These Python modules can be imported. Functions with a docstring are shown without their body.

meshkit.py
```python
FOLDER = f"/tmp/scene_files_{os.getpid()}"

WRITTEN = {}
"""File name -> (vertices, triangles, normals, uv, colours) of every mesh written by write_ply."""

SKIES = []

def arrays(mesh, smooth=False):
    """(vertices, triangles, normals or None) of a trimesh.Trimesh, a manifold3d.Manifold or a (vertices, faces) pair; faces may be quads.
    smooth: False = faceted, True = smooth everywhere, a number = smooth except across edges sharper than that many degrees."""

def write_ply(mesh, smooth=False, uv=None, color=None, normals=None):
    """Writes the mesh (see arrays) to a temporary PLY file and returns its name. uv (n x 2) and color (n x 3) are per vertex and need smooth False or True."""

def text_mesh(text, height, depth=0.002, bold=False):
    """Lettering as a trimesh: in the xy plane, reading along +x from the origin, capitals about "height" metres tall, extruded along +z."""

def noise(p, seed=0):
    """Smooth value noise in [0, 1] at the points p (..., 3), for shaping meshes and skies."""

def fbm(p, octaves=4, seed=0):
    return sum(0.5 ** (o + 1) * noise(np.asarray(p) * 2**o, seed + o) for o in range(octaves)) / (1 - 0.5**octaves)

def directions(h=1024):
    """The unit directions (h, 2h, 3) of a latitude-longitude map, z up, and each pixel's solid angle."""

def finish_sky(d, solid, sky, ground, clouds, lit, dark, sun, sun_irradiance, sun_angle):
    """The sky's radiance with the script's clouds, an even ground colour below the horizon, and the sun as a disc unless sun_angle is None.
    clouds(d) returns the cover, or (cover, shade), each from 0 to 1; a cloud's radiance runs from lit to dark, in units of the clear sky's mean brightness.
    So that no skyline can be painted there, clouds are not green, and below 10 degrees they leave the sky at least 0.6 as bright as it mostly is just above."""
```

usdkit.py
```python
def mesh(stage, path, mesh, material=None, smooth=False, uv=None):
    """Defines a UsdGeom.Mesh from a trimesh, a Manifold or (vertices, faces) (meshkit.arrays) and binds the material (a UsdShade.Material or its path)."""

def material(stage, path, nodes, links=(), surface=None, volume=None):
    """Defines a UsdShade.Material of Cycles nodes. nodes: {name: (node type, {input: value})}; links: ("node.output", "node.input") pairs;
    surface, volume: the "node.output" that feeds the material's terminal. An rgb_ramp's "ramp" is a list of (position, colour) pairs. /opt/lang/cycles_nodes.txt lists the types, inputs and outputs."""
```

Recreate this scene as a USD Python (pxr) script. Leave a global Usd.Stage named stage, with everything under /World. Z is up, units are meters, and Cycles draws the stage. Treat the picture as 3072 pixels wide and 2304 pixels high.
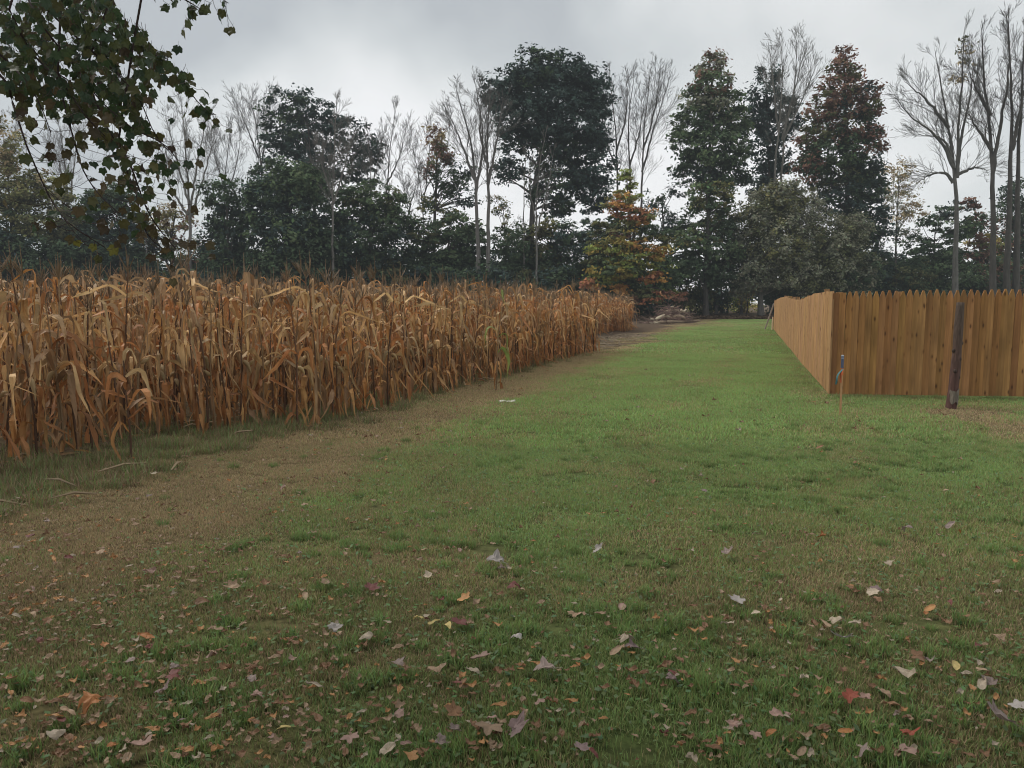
import math, random
import numpy as np
import trimesh
import meshkit, usdkit
from pxr import Usd, UsdGeom, UsdLux, UsdShade, Gf, Sdf, Vt

T = Sdf.ValueTypeNames
stage = Usd.Stage.CreateInMemory()
UsdGeom.SetStageUpAxis(stage, "Z")
UsdGeom.SetStageMetersPerUnit(stage, 1.0)
UsdGeom.Xform.Define(stage, "/World")
UsdGeom.Scope.Define(stage, "/World/Looks")

# ------------------------------------------------------------------ camera, sky, sun, exposure
FPX, CX, CY, HOR, EYE = 766.7, 512.0, 384.0, 302.0, 1.65
PITCH = math.atan((CY - HOR) / FPX)
EXPOSURE = 0.56
cam = UsdGeom.Camera.Define(stage, "/World/camera")
cam.CreateHorizontalApertureAttr(36.0)
cam.CreateVerticalApertureAttr(27.0)
cam.CreateFocalLengthAttr(36.0 * FPX / 1024.0)
cam.CreateClippingRangeAttr(Gf.Vec2f(0.05, 3000.0))
cam.CreateExposureAttr(EXPOSURE)
cam.AddTranslateOp().Set(Gf.Vec3d(0, 0, EYE))
cam.AddRotateXOp().Set(90.0 - math.degrees(PITCH))

SUN = np.array([-0.55, 0.25, 0.80])
SUN /= np.linalg.norm(SUN)
SUN_EL, SUN_ROT = math.asin(SUN[2]), math.atan2(SUN[0], SUN[1])
sky_mat = usdkit.material(stage, "/World/Looks/overcast_sky", {
    "tc": ("texture_coordinate", {}),
    "sky": ("sky_texture", {"sky_type": "single_scattering", "sun_disc": False, "sun_elevation": SUN_EL, "sun_rotation": SUN_ROT}),
    "map": ("mapping", {"mapping_type": "point", "location": (8.2, 9.9, 4.1), "scale": (1.0, 1.0, 1.5)}),
    "n1": ("noise_texture", {"scale": 1.6, "detail": 5.0, "roughness": 0.45, "distortion": 0.25}),
    "r1": ("rgb_ramp", {"ramp": [(0.41, (3.1, 3.26, 3.36)), (0.47, (3.95, 4.12, 4.14)), (0.525, (4.9, 5.0, 4.97)), (0.59, (5.75, 5.75, 5.75))]}),
    "mx": ("mix_color", {"fac": 0.94}),
    "bg": ("background_shader", {"strength": 0.11}),
}, [("tc.generated", "map.vector"), ("map.vector", "n1.vector"), ("n1.fac", "r1.fac"), ("sky.color", "mx.a"), ("r1.color", "mx.b"), ("mx.result", "bg.color")],
    surface="bg.background")
dome = UsdLux.DomeLight.Define(stage, "/World/sky")
dome.CreateIntensityAttr(1.0)
UsdShade.MaterialBindingAPI.Apply(dome.GetPrim()).Bind(sky_mat)
dome.GetPrim().SetCustomDataByKey("kind", "structure")
sun = UsdLux.DistantLight.Define(stage, "/World/sun")
sun.CreateIntensityAttr(0.4)
sun.CreateAngleAttr(25.0)
sun.CreateNormalizeAttr(True)
sun.CreateColorAttr(Gf.Vec3f(1.0, 0.96, 0.9))
_r = Gf.Rotation(Gf.Vec3d(0, 0, 1), Gf.Vec3d(*map(float, SUN)))
sun.AddTransformOp().Set(Gf.Matrix4d().SetRotate(_r))

# ------------------------------------------------------------------ photo geometry to world
cp, sp = math.cos(PITCH), math.sin(PITCH)


def ray(u, v):
    a, b = u - CX, CY - v
    return np.array([a, FPX * cp + b * sp, -FPX * sp + b * cp])


def ground(u, v, z=0.0):
    d = ray(u, v)
    return np.array([0, 0, EYE]) + d * ((z - EYE) / d[2])


def at(u, v, y):
    d = ray(u, v)
    return np.array([0, 0, EYE]) + d * (y / d[1])


def pxm(y):
    """metres per pixel at distance y"""
    return y / FPX


def smooth(a, b, x):
    t = np.clip((np.asarray(x, float) - a) / (b - a), 0, 1)
    return t * t * (3 - 2 * t)


# ------------------------------------------------------------------ writing prims
_taken = {}


def numbered(parent, name):
    k = _taken.get((parent, name), -1) + 1
    _taken[(parent, name)] = k
    return f"{parent}/{name}" if k == 0 else f"{parent}/{name}_{k:03d}"


def tag(prim, label=None, cat=None, group=None, kind=None):
    for k, t in (("label", label), ("category", cat), ("group", group), ("kind", kind)):
        if t:
            prim.SetCustomDataByKey(k, t)
    return prim


def xf(name, loc=(0, 0, 0), rotz=0.0, label=None, cat=None, group=None, scale=None, quat=None):
    x = UsdGeom.Xform.Define(stage, numbered("/World", name))
    x.AddTranslateOp().Set(Gf.Vec3d(*map(float, loc)))
    if quat is not None:
        x.AddOrientOp().Set(Gf.Quatf(*map(float, quat)))
    elif rotz:
        x.AddRotateZOp().Set(float(rotz))
    if scale is not None:
        x.AddScaleOp().Set(Gf.Vec3f(*([float(scale)] * 3 if np.ndim(scale) == 0 else map(float, scale))))
    return tag(x.GetPrim(), label, cat, group)


def raw_mesh(path, v, f, mat, tint=None, normals=None):
    v, f = np.asarray(v, np.float32), np.asarray(f, np.int32)
    m = UsdGeom.Mesh.Define(stage, path)
    m.CreatePointsAttr(Vt.Vec3fArray.FromNumpy(v))
    m.CreateFaceVertexCountsAttr(Vt.IntArray.FromNumpy(np.full(len(f), f.shape[1], np.int32)))
    m.CreateFaceVertexIndicesAttr(Vt.IntArray.FromNumpy(f.ravel()))
    m.CreateSubdivisionSchemeAttr("none")
    m.CreateDoubleSidedAttr(True)
    if normals is not None:
        m.CreateNormalsAttr(Vt.Vec3fArray.FromNumpy(np.asarray(normals, np.float32)))
        m.SetNormalsInterpolation("vertex")
    if tint is not None:
        t = np.asarray(tint, np.float32)
        if t.ndim == 1:
            t = np.broadcast_to(t, (len(v), 3)).copy()
        UsdGeom.PrimvarsAPI(m).CreatePrimvar("tint", T.Color3fArray, "vertex").Set(Vt.Vec3fArray.FromNumpy(t))
    UsdShade.MaterialBindingAPI.Apply(m.GetPrim()).Bind(mat)
    return m.GetPrim()


def part(parent, name, v, f, mat, tint=None, label=None, smooth_n=False, kind=None):
    normals = None
    if smooth_n:
        v, f, normals = meshkit.arrays((v, f), True)
    p = raw_mesh(numbered(str(parent.GetPath()) if parent else "/World", name), v, f, mat, tint, normals)
    return tag(p, label=label, kind=kind)


def join(items):
    """[(v, f[, tint])] -> v, f, tint"""
    vs, fs, ts, n = [], [], [], 0
    for it in items:
        v, f = np.asarray(it[0], float), np.asarray(it[1], int)
        vs.append(v)
        fs.append(f + n)
        ts.append(np.broadcast_to(np.asarray(it[2] if len(it) > 2 else (1, 1, 1), float), (len(v), 3)))
        n += len(v)
    return np.vstack(vs), np.vstack(fs), np.vstack(ts)


def tubes(P, R, sides=5):
    """P (n, k, 3) polylines, R (n, k) radii -> v, f"""
    P, R = np.asarray(P, float), np.asarray(R, float)
    n, k, _ = P.shape
    t = np.gradient(P, axis=1)
    t /= np.linalg.norm(t, axis=2, keepdims=True) + 1e-12
    ref = np.where(np.abs(t[..., 2:3]) < 0.9, np.array([0, 0, 1.0]), np.array([1.0, 0, 0]))
    ref = np.broadcast_to(ref[:, :1], t.shape)
    a = np.cross(t, ref)
    a /= np.linalg.norm(a, axis=2, keepdims=True) + 1e-12
    b = np.cross(t, a)
    ang = np.arange(sides) * 2 * np.pi / sides
    v = P[:, :, None] + R[:, :, None, None] * (np.cos(ang)[None, None, :, None] * a[:, :, None] + np.sin(ang)[None, None, :, None] * b[:, :, None])
    base = (np.arange(n) * k * sides)[:, None, None]
    i, j = np.arange(k - 1)[None, :, None] * sides, np.arange(sides)[None, None, :]
    j2 = (np.arange(sides) + 1)[None, None, :] % sides
    q = np.stack([base + i + j, base + i + j2, base + i + sides + j2, base + i + sides + j], -1).reshape(-1, 4)
    return v.reshape(-1, 3), np.vstack([q[:, [0, 1, 2]], q[:, [0, 2, 3]]])


def resample(pts, k):
    """smooth polyline through pts, k points"""
    pts = np.asarray(pts, float)
    if len(pts) > 2:
        out = [pts[0]]
        for i in range(len(pts) - 1):
            p0, p1, p2, p3 = pts[max(i - 1, 0)], pts[i], pts[i + 1], pts[min(i + 2, len(pts) - 1)]
            for t in np.linspace(0, 1, 9)[1:]:
                out.append(0.5 * (2 * p1 + (p2 - p0) * t + (2 * p0 - 5 * p1 + 4 * p2 - p3) * t * t + (3 * p1 - p0 - 3 * p2 + p3) * t ** 3))
        pts = np.array(out)
    s = np.concatenate([[0], np.cumsum(np.linalg.norm(np.diff(pts, axis=0), axis=1))])
    x = np.linspace(0, s[-1], k)
    return np.stack([np.interp(x, s, pts[:, c]) for c in range(3)], 1)


def box(sx, sy, sz, c=(0, 0, 0)):
    b = trimesh.creation.box((sx, sy, sz))
    return np.array(b.vertices) + np.asarray(c, float), np.array(b.faces)


def rotz(v, a):
    c, s = math.cos(a), math.sin(a)
    return np.asarray(v) @ np.array([[c, s, 0], [-s, c, 0], [0, 0, 1]])


def instancer(name, protos, which, pos, yaw, scale, tilt=None, label=None, cat=None):
    """ONE stuff object: protos [(v, f, mat, tint)]"""
    path = numbered("/World", name)
    pi = UsdGeom.PointInstancer.Define(stage, path)
    rel = pi.CreatePrototypesRel()
    for i, (v, f, mat, tint) in enumerate(protos):
        raw_mesh(f"{path}/kind_{i:03d}", v, f, mat, tint)
        rel.AddTarget(f"{path}/kind_{i:03d}")
    pi.CreateProtoIndicesAttr(Vt.IntArray.FromNumpy(np.asarray(which, np.int32)))
    pi.CreatePositionsAttr(Vt.Vec3fArray.FromNumpy(np.asarray(pos, np.float32)))
    sc = np.asarray(scale, np.float32)
    if sc.ndim == 1:
        sc = np.repeat(sc[:, None], 3, 1)
    pi.CreateScalesAttr(Vt.Vec3fArray.FromNumpy(sc.copy()))
    h = np.asarray(yaw) / 2
    pi.CreateOrientationsAttr(Vt.QuathArray([Gf.Quath(float(math.cos(a)), 0.0, 0.0, float(math.sin(a))) for a in h]))
    return tag(pi.GetPrim(), label, cat, None, "stuff")


# ------------------------------------------------------------------ materials
def leaf_material(name, translucent=0.25, rough=0.6, spec=0.3, var=0.25, noise_scale=0.0):
    nodes = {
        "t": ("attribute", {"attribute": "tint"}),
        "oi": ("object_info", {}),
        "mr": ("map_range", {"from_min": 0.0, "from_max": 1.0, "to_min": 1.0 - var, "to_max": 1.0 + var}),
        "mul": ("vector_math", {"math_type": "scale"}),
        "p": ("principled_bsdf", {"roughness": rough, "specular_ior_level": spec}),
        "tr": ("translucent_bsdf", {}),
        "m": ("mix_closure", {"fac": translucent}),
    }
    links = [("oi.random", "mr.value"), ("t.color", "mul.vector1"), ("mr.result", "mul.scale"),
             ("mul.vector", "p.base_color"), ("mul.vector", "tr.color"), ("p.BSDF", "m.closure1"), ("tr.BSDF", "m.closure2")]
    return usdkit.material(stage, f"/World/Looks/{name}", nodes, links, surface="m.closure")


M_FOLIAGE = usdkit.material(stage, "/World/Looks/far_foliage", {
    "t": ("attribute", {"attribute": "tint"}), "d": ("diffuse_bsdf", {}), "tr": ("translucent_bsdf", {}), "m": ("mix_closure", {"fac": 0.18})},
    [("t.color", "d.color"), ("t.color", "tr.color"), ("d.BSDF", "m.closure1"), ("tr.BSDF", "m.closure2")], surface="m.closure")
M_NEARLEAF = leaf_material("maple_leaves", 0.35, 0.5, 0.35, 0.0)
M_CORN = leaf_material("dry_corn", 0.22, 0.6, 0.3, 0.16)
M_STALK = leaf_material("corn_stalk", 0.0, 0.65, 0.25, 0.15)
M_GRASS = leaf_material("grass_blades", 0.25, 0.6, 0.25, 0.12)
M_LITTER = leaf_material("fallen_leaf", 0.12, 0.6, 0.3, 0.0)


def tint_material(name, rough=0.85, scale=6.0, amount=0.35, stretch=(1, 1, 1), bump=0.3, bdist=0.02, spec=0.2):
    return usdkit.material(stage, f"/World/Looks/{name}", {
        "t": ("attribute", {"attribute": "tint"}),
        "g": ("geometry", {}),
        "mp": ("mapping", {"scale": stretch}),
        "n": ("noise_texture", {"scale": scale, "detail": 5.0, "roughness": 0.6}),
        "mr": ("map_range", {"from_min": 0.3, "from_max": 0.7, "to_min": 1 - amount, "to_max": 1 + amount}),
        "mul": ("vector_math", {"math_type": "scale"}),
        "b": ("bump", {"strength": bump, "distance": bdist}),
        "p": ("principled_bsdf", {"roughness": rough, "specular_ior_level": spec}),
    }, [("g.position", "mp.vector"), ("mp.vector", "n.vector"), ("n.fac", "mr.value"), ("t.color", "mul.vector1"), ("mr.result", "mul.scale"),
        ("mul.vector", "p.base_color"), ("n.fac", "b.height"), ("b.normal", "p.normal")], surface="p.BSDF")


M_BARK = tint_material("bark", 0.9, 3.0, 0.35, (2, 2, 0.5), 0.4, 0.03)
M_TWIG = tint_material("twigs", 0.9, 3.0, 0.2)
M_GROUND = tint_material("lawn_soil", 0.95, 14.0, 0.45, (1, 1, 1), 0.6, 0.02, 0.1)
M_OLDWOOD = tint_material("old_wood", 0.8, 9.0, 0.45, (6, 6, 0.7), 0.7, 0.012)
M_PLAIN = tint_material("painted_wood", 0.6, 20.0, 0.12, (1, 1, 1), 0.1, 0.003)
M_WOOD = usdkit.material(stage, "/World/Looks/stained_pine", {
    "t": ("attribute", {"attribute": "tint"}),
    "g": ("geometry", {}),
    "off": ("vector_math", {"math_type": "add"}),
    "offs": ("vector_math", {"math_type": "multiply", "vector2": (7.0, 13.0, 29.0)}),
    "mp": ("mapping", {"scale": (38, 38, 1.6)}),
    "n": ("noise_texture", {"scale": 1.0, "detail": 4.0, "roughness": 0.55, "distortion": 0.8}),
    "mpb": ("mapping", {"scale": (3.0, 3.0, 1.0)}),
    "nb": ("noise_texture", {"scale": 1.3, "detail": 3.0}),
    "mk": ("mapping", {"scale": (9.0, 9.0, 3.6)}),
    "vk": ("voronoi_texture", {"scale": 1.0, "randomness": 1.0}),
    "kr": ("rgb_ramp", {"ramp": [(0.0, (0.22, 0.2, 0.2)), (0.09, (0.35, 0.3, 0.28)), (0.15, (0.8, 0.75, 0.72)), (0.24, (1, 1, 1))]}),
    "r": ("map_range", {"from_min": 0.3, "from_max": 0.7, "to_min": 0.78, "to_max": 1.16}),
    "rb": ("map_range", {"from_min": 0.3, "from_max": 0.7, "to_min": 0.72, "to_max": 1.2}),
    "m1": ("vector_math", {"math_type": "scale"}),
    "m2": ("vector_math", {"math_type": "scale"}),
    "m3": ("vector_math", {"math_type": "multiply"}),
    "b": ("bump", {"strength": 0.35, "distance": 0.006}),
    "p": ("principled_bsdf", {"roughness": 0.72, "specular_ior_level": 0.25}),
}, [("t.color", "offs.vector1"), ("g.position", "off.vector1"), ("offs.vector", "off.vector2"),
    ("off.vector", "mp.vector"), ("mp.vector", "n.vector"), ("n.fac", "r.value"),
    ("off.vector", "mpb.vector"), ("mpb.vector", "nb.vector"), ("nb.fac", "rb.value"),
    ("off.vector", "mk.vector"), ("mk.vector", "vk.vector"), ("vk.distance", "kr.fac"),
    ("t.color", "m1.vector1"), ("r.result", "m1.scale"), ("m1.vector", "m2.vector1"), ("rb.result", "m2.scale"),
    ("m2.vector", "m3.vector1"), ("kr.color", "m3.vector2"), ("m3.vector", "p.base_color"),
    ("n.fac", "b.height"), ("b.normal", "p.normal")], surface="p.BSDF")

# ------------------------------------------------------------------ lay of the land
D = np.array([0.326, 0.945])           # the direction the corn rows and the long fence run
N = np.array([0.945, -0.326])          # to the right of it
P0 = np.array([-3.45, 7.45])           # a point of the corn field's edge


def q_of(x, y):
    return (np.asarray(x) - P0[0]) * N[0] + (np.asarray(y) - P0[1]) * N[1]


def s_of(x, y):
    return (np.asarray(x) - P0[0]) * D[0] + (np.asarray(y) - P0[1]) * D[1]


def height(x, y):
    x, y = np.asarray(x, float), np.asarray(y, float)
    p = np.stack([x * 0.35, y * 0.35, np.zeros_like(x)], -1)
    return 0.05 * (meshkit.noise(p, 3) - 0.5) + 0.38 * smooth(73, 84, y) + 0.10 * smooth(72.5, 74.5, y) * meshkit.noise(p * 3.0, 5)


def fb(x, y, s, seed, octv=4):
    x, y = np.asarray(x, float), np.asarray(y, float)
    return meshkit.fbm(np.stack([x * s + 31.7, y * s + 17.3, np.full_like(x, 0.5)], -1), octv, seed)


def blob(x, y, cx, cy, rx, ry):
    return np.exp(-(((x - cx) / rx) ** 2 + ((y - cy) / ry) ** 2))


def dryness(x, y):
    """0 = fresh green lawn, 1 = straw coloured"""
    x, y = np.asarray(x, float), np.asarray(y, float)
    q = q_of(x, y)
    qb = np.clip(2.35 - 0.05 * y, 0.35, 2.3)
    n1, n2 = fb(x, y, 0.45, 1), fb(x, y, 1.6, 2)
    strip = smooth(qb + 0.32, qb - 0.30, q + (n1 - 0.5) * 1.1 + (n2 - 0.5) * 0.8)
    fg = 1 - smooth(5.0, 8.5, y + 0.22 * x + (n1 - 0.5) * 3.5)
    left = smooth(1.5, -2.5, x)
    green_spot = blob(x, y, 0.35, 3.3, 0.55, 0.7) + 0.7 * blob(x, y, 1.1, 2.9, 0.5, 0.4) + 0.5 * blob(x, y, -1.4, 3.0, 0.4, 0.4)
    f = fg * (0.45 + 0.09 * left + 1.6 * (n1 - 0.5) + 1.1 * (n2 - 0.5) - 0.55 * green_spot)
    f = f + 0.35 * blob(x, y, 1.6, 4.3, 0.75, 0.45) + 0.2 * blob(x, y, 2.4, 3.4, 0.7, 0.5)
    lawn = 0.10 + 0.5 * (n1 - 0.5) + 0.5 * (n2 - 0.5) + 0.16 * np.sin(q * 3.1 + 1.2 * n1)
    g = np.maximum(np.maximum(strip * 0.97, f), lawn)
    g = g + 1.0 * blob(x, y, 6.95, 11.5, 0.95, 0.5) + 0.8 * blob(x, y, 6.7, 10.3, 0.8, 0.6) + 0.7 * blob(x, y, 6.5, 9.3, 0.9, 0.45) + 0.6 * blob(x, y, 4.95, 11.3, 0.6, 0.22)
    g = g + 0.9 * smooth(72.2, 73.2, y) + 0.5 * blob(x, y, 11.0, 58.0, 6.0, 6.0)
    return np.clip(g, 0, 1)


def soilness(x, y):
    q, s = q_of(x, y), s_of(x, y)
    n2 = fb(x, y, 2.0, 9)
    notch = ((q < 0.3) & (s > 20)) * 0.6
    return np.clip(1.0 * blob(x, y, 6.95, 11.5, 0.85, 0.42) + 0.75 * blob(x, y, 6.75, 10.5, 0.6, 0.5) + 0.5 * blob(x, y, 6.5, 9.4, 0.7, 0.35) + 0.5 * blob(x, y, 5.0, 11.25, 0.6, 0.16)
                   + smooth(73.0, 74.5, y) + notch + smooth(-0.7, -1.8, q) * 0.8 + (n2 - 0.62) * 1.2 * smooth(0, 1, dryness(x, y)), 0, 1)


GREEN, STRAW, SOIL = np.array([0.105, 0.145, 0.045]), np.array([0.20, 0.150, 0.075]), np.array([0.085, 0.060, 0.040])
rr = np.concatenate([np.linspace(0.0, 1.2, 4), 1.2 * 1.035 ** np.arange(1, 130), [140, 180, 260, 400]])
aa = np.concatenate([np.radians(np.arange(-60, 60.01, 0.75)), np.radians(np.arange(66, 300, 9))])   # from straight ahead, clockwise
A, Rr = np.meshgrid(aa, rr)
gx, gy = Rr * np.sin(A), Rr * np.cos(A)
gz = np.where(Rr < 150, height(gx, gy), 0.45)
dry = dryness(gx, gy)[..., None]
soil = soilness(gx, gy)[..., None]
gcol = (GREEN * (1 - dry) + STRAW * dry) * (1 - soil) + SOIL * soil
near_thatch_shade = (1 - smooth(6, 16, Rr))[..., None]  # thatch tone and foreground shade, both put into the ground colour
gcol = gcol * (1 - 0.45 * near_thatch_shade)
gcol = gcol * (0.82 + 0.36 * fb(gx, gy, 3.0, 6)[..., None])
na = len(aa)
i, j = np.meshgrid(np.arange(len(rr) - 1), np.arange(na), indexing="ij")
j2 = (j + 1) % na
quads = np.stack([i * na + j, i * na + j2, (i + 1) * na + j2, (i + 1) * na + j], -1).reshape(-1, 4)
gf = np.vstack([quads[:, [0, 1, 2]], quads[:, [0, 2, 3]]])
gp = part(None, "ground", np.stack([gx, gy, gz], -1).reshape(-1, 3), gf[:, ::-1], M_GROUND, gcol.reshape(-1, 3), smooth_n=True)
tag(gp, "mown lawn with a dry strip along the corn", "lawn", kind="structure")

# ------------------------------------------------------------------ fence
FC, FR, FE = ground(828.7, 396.5), ground(1024, 399.0), ground(773.4, 329.7)
SH, PW = 0.110, 0.1098


def picket(h, w, tip=True, rng=random):
    if tip:
        half = [(-w / 2, 0), (-w / 2, h - 0.155), (-w * 0.38, h - 0.085), (-0.012, h), (0, h)]
    else:
        half = [(-w / 2, 0), (-w / 2, h - 0.012), (-w / 2 + 0.012, h), (0, h)]
    n = len(half)
    v, bow, th = [], 0.007, 0.018
    for x, z in half:                               # left rim, front
        v.append((x, 0, z))
    for x, z in half[:-1]:                          # right rim, front
        v.append((-x, 0, z))
    c0 = len(v)
    for x, z in half:                               # spine, proud of the rim
        v.append((0, -bow, z))
    L, Rt, S = list(range(n)), list(range(n, 2 * n - 1)) + [n - 1], list(range(c0, c0 + n))
    f = []
    for k in range(n - 1):
        f += [(L[k], S[k], S[k + 1]), (L[k], S[k + 1], L[k + 1]), (Rt[k], S[k + 1], S[k]), (Rt[k], Rt[k + 1], S[k + 1])]
    rim = L + Rt[:-1][::-1]
    b0 = len(v)
    for r in rim:
        v.append((v[r][0], th, v[r][2]))
    for k in range(len(rim)):
        a, b = rim[k], rim[(k + 1) % len(rim)]
        f += [(a, b, b0 + (k + 1) % len(rim)), (a, b0 + (k + 1) % len(rim), b0 + k)]
    for k in range(1, len(rim) - 1):
        f.append((b0, b0 + k, b0 + k + 1))
    return np.array(v, float), np.array(f, int)


rng = random.Random(5)


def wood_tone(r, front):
    base = np.array([0.325, 0.163, 0.058]) if front else np.array([0.40, 0.228, 0.105])  # one wood: front darker, side paler, light on each face put into colour
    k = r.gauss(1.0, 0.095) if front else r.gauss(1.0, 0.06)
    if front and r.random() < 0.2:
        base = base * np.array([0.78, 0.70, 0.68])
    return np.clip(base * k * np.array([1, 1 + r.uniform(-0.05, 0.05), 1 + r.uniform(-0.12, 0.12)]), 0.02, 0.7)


def fence_run(a, b, top_of, front, label, posts):
    a, b = np.array(a[:2]), np.array(b[:2])
    L = np.linalg.norm(b - a)
    d = (b - a) / L
    ang = math.atan2(d[1], d[0])
    root = xf("picket_fence", (a[0], a[1], 0), 0, label, "fence")
    count = int(L / SH)
    for k in range(count):
        s = (k + 0.5) * SH
        p = a + d * s
        seam = (not front) and k % 22 == 21
        flat = front and k in (0, 1)
        h = top_of(s, p[1]) + rng.gauss(0, 0.006) - (0.012 if flat else 0)
        v, f = picket(h - 0.03 - (0.03 if seam else 0), PW * (0.80 if seam else rng.uniform(0.985, 1.0)), not flat)
        v = v @ trimesh.transformations.rotation_matrix(rng.gauss(0, 0.0012), (0, 1, 0))[:3, :3].T
        v = v @ trimesh.transformations.rotation_matrix(rng.gauss(0, 0.02), (0, 0, 1))[:3, :3].T
        v[:, 1] += rng.uniform(-0.004, 0.004)
        v[:, 2] += 0.03
        v = rotz(v, ang if front else ang + math.pi)
        v = v + np.array([d[0] * s, d[1] * s, height(p[0], p[1])])
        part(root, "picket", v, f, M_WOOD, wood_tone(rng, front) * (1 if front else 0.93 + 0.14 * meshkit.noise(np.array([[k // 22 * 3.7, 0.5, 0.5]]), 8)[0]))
    inn = np.array([-d[1], d[0]]) if front else np.array([d[1], -d[0]])
    for zr in (0.28, 0.92, 1.5):
        n_r = max(1, int(round(L / 2.44)))
        for k in range(n_r):
            s0, s1 = k * L / n_r + 0.01, (k + 1) * L / n_r - 0.01
            pm = a + d * (s0 + s1) / 2
            v, f = box(s1 - s0, 0.038, 0.065)
            v = rotz(v, ang) + np.array([*(d * (s0 + s1) / 2 + inn * 0.042), zr * top_of((s0 + s1) / 2, pm[1]) / 1.83])
            part(root, "rail", v, f, M_WOOD, wood_tone(rng, False) * 0.9)
    for s, extra in posts:
        p = a + d * s
        hh = top_of(s, p[1]) + extra
        v, f = box(0.095, 0.095, hh + 0.05, (0, 0, (hh - 0.05) / 2))
        v = rotz(v, ang) + np.array([*(d * s + inn * 0.113), 0])
        part(root, "post", v, f, M_WOOD, wood_tone(rng, False))
    return root


top_y = [13.0, 15, 17.8, 19.5, 22, 25, 28, 32, 36, 40, 44.5]
top_h = [1.815, 1.825, 1.83, 1.785, 1.715, 1.72, 1.78, 1.855, 1.84, 1.80, 1.72]
side_len = np.linalg.norm((FE - FC)[:2])


def side_top(s, y):
    s_panel = (math.floor(s / 2.44) + 0.5) * 2.44 * 0.6 + s * 0.4
    return float(np.interp(FC[1] + s_panel * (FE[1] - FC[1]) / side_len, top_y, top_h))


fdir = (FR - FC)[:2] / np.linalg.norm((FR - FC)[:2])
FR2 = FC[:2] + fdir * (np.linalg.norm((FR - FC)[:2]) + 1.2)
fence_run(FC, FR2, lambda s, y: 1.815 + 0.012 * s, True, "short fence run of stained pointed pickets facing the camera, coloured darker as the shaded side", [(0.08, -0.03), (1.12, 0.0), (3.56, 0.02)])
fence_run(FC, FE, side_top, False, "long side run of the picket fence receding along the lawn, coloured paler for the sky light on it",
          [(0.12, 0.0)] + [(2.44 * k, 0.05 + 0.03 * (k % 2)) for k in range(1, 14) if 2.44 * k < side_len - 0.1] + [(side_len - 0.12, 0.02)])

# two loose boards propped at the far end of the side run
b0, b1 = ground(764.3, 330.2), at(774.0, 303.5, FE[1] - 0.05)
v, f = tubes([[b0 + (0, 0, -0.05), b1]], [[0.05, 0.05]], 4)
tag(part(None, "prop_board", v, f, M_OLDWOOD, (0.24, 0.20, 0.16)), "weathered grey board leaning against the far end of the fence", "board")
b0, b1 = ground(772.2, 330.6), at(772.9, 317.2, FE[1] - 0.6)
v, f = tubes([[b0 + (0, 0, -0.05), b1]], [[0.045, 0.045]], 4)
tag(part(None, "short_board", v, f, M_OLDWOOD, (0.34, 0.25, 0.15)), "short pale board standing upright beside the far fence end", "board")

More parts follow.
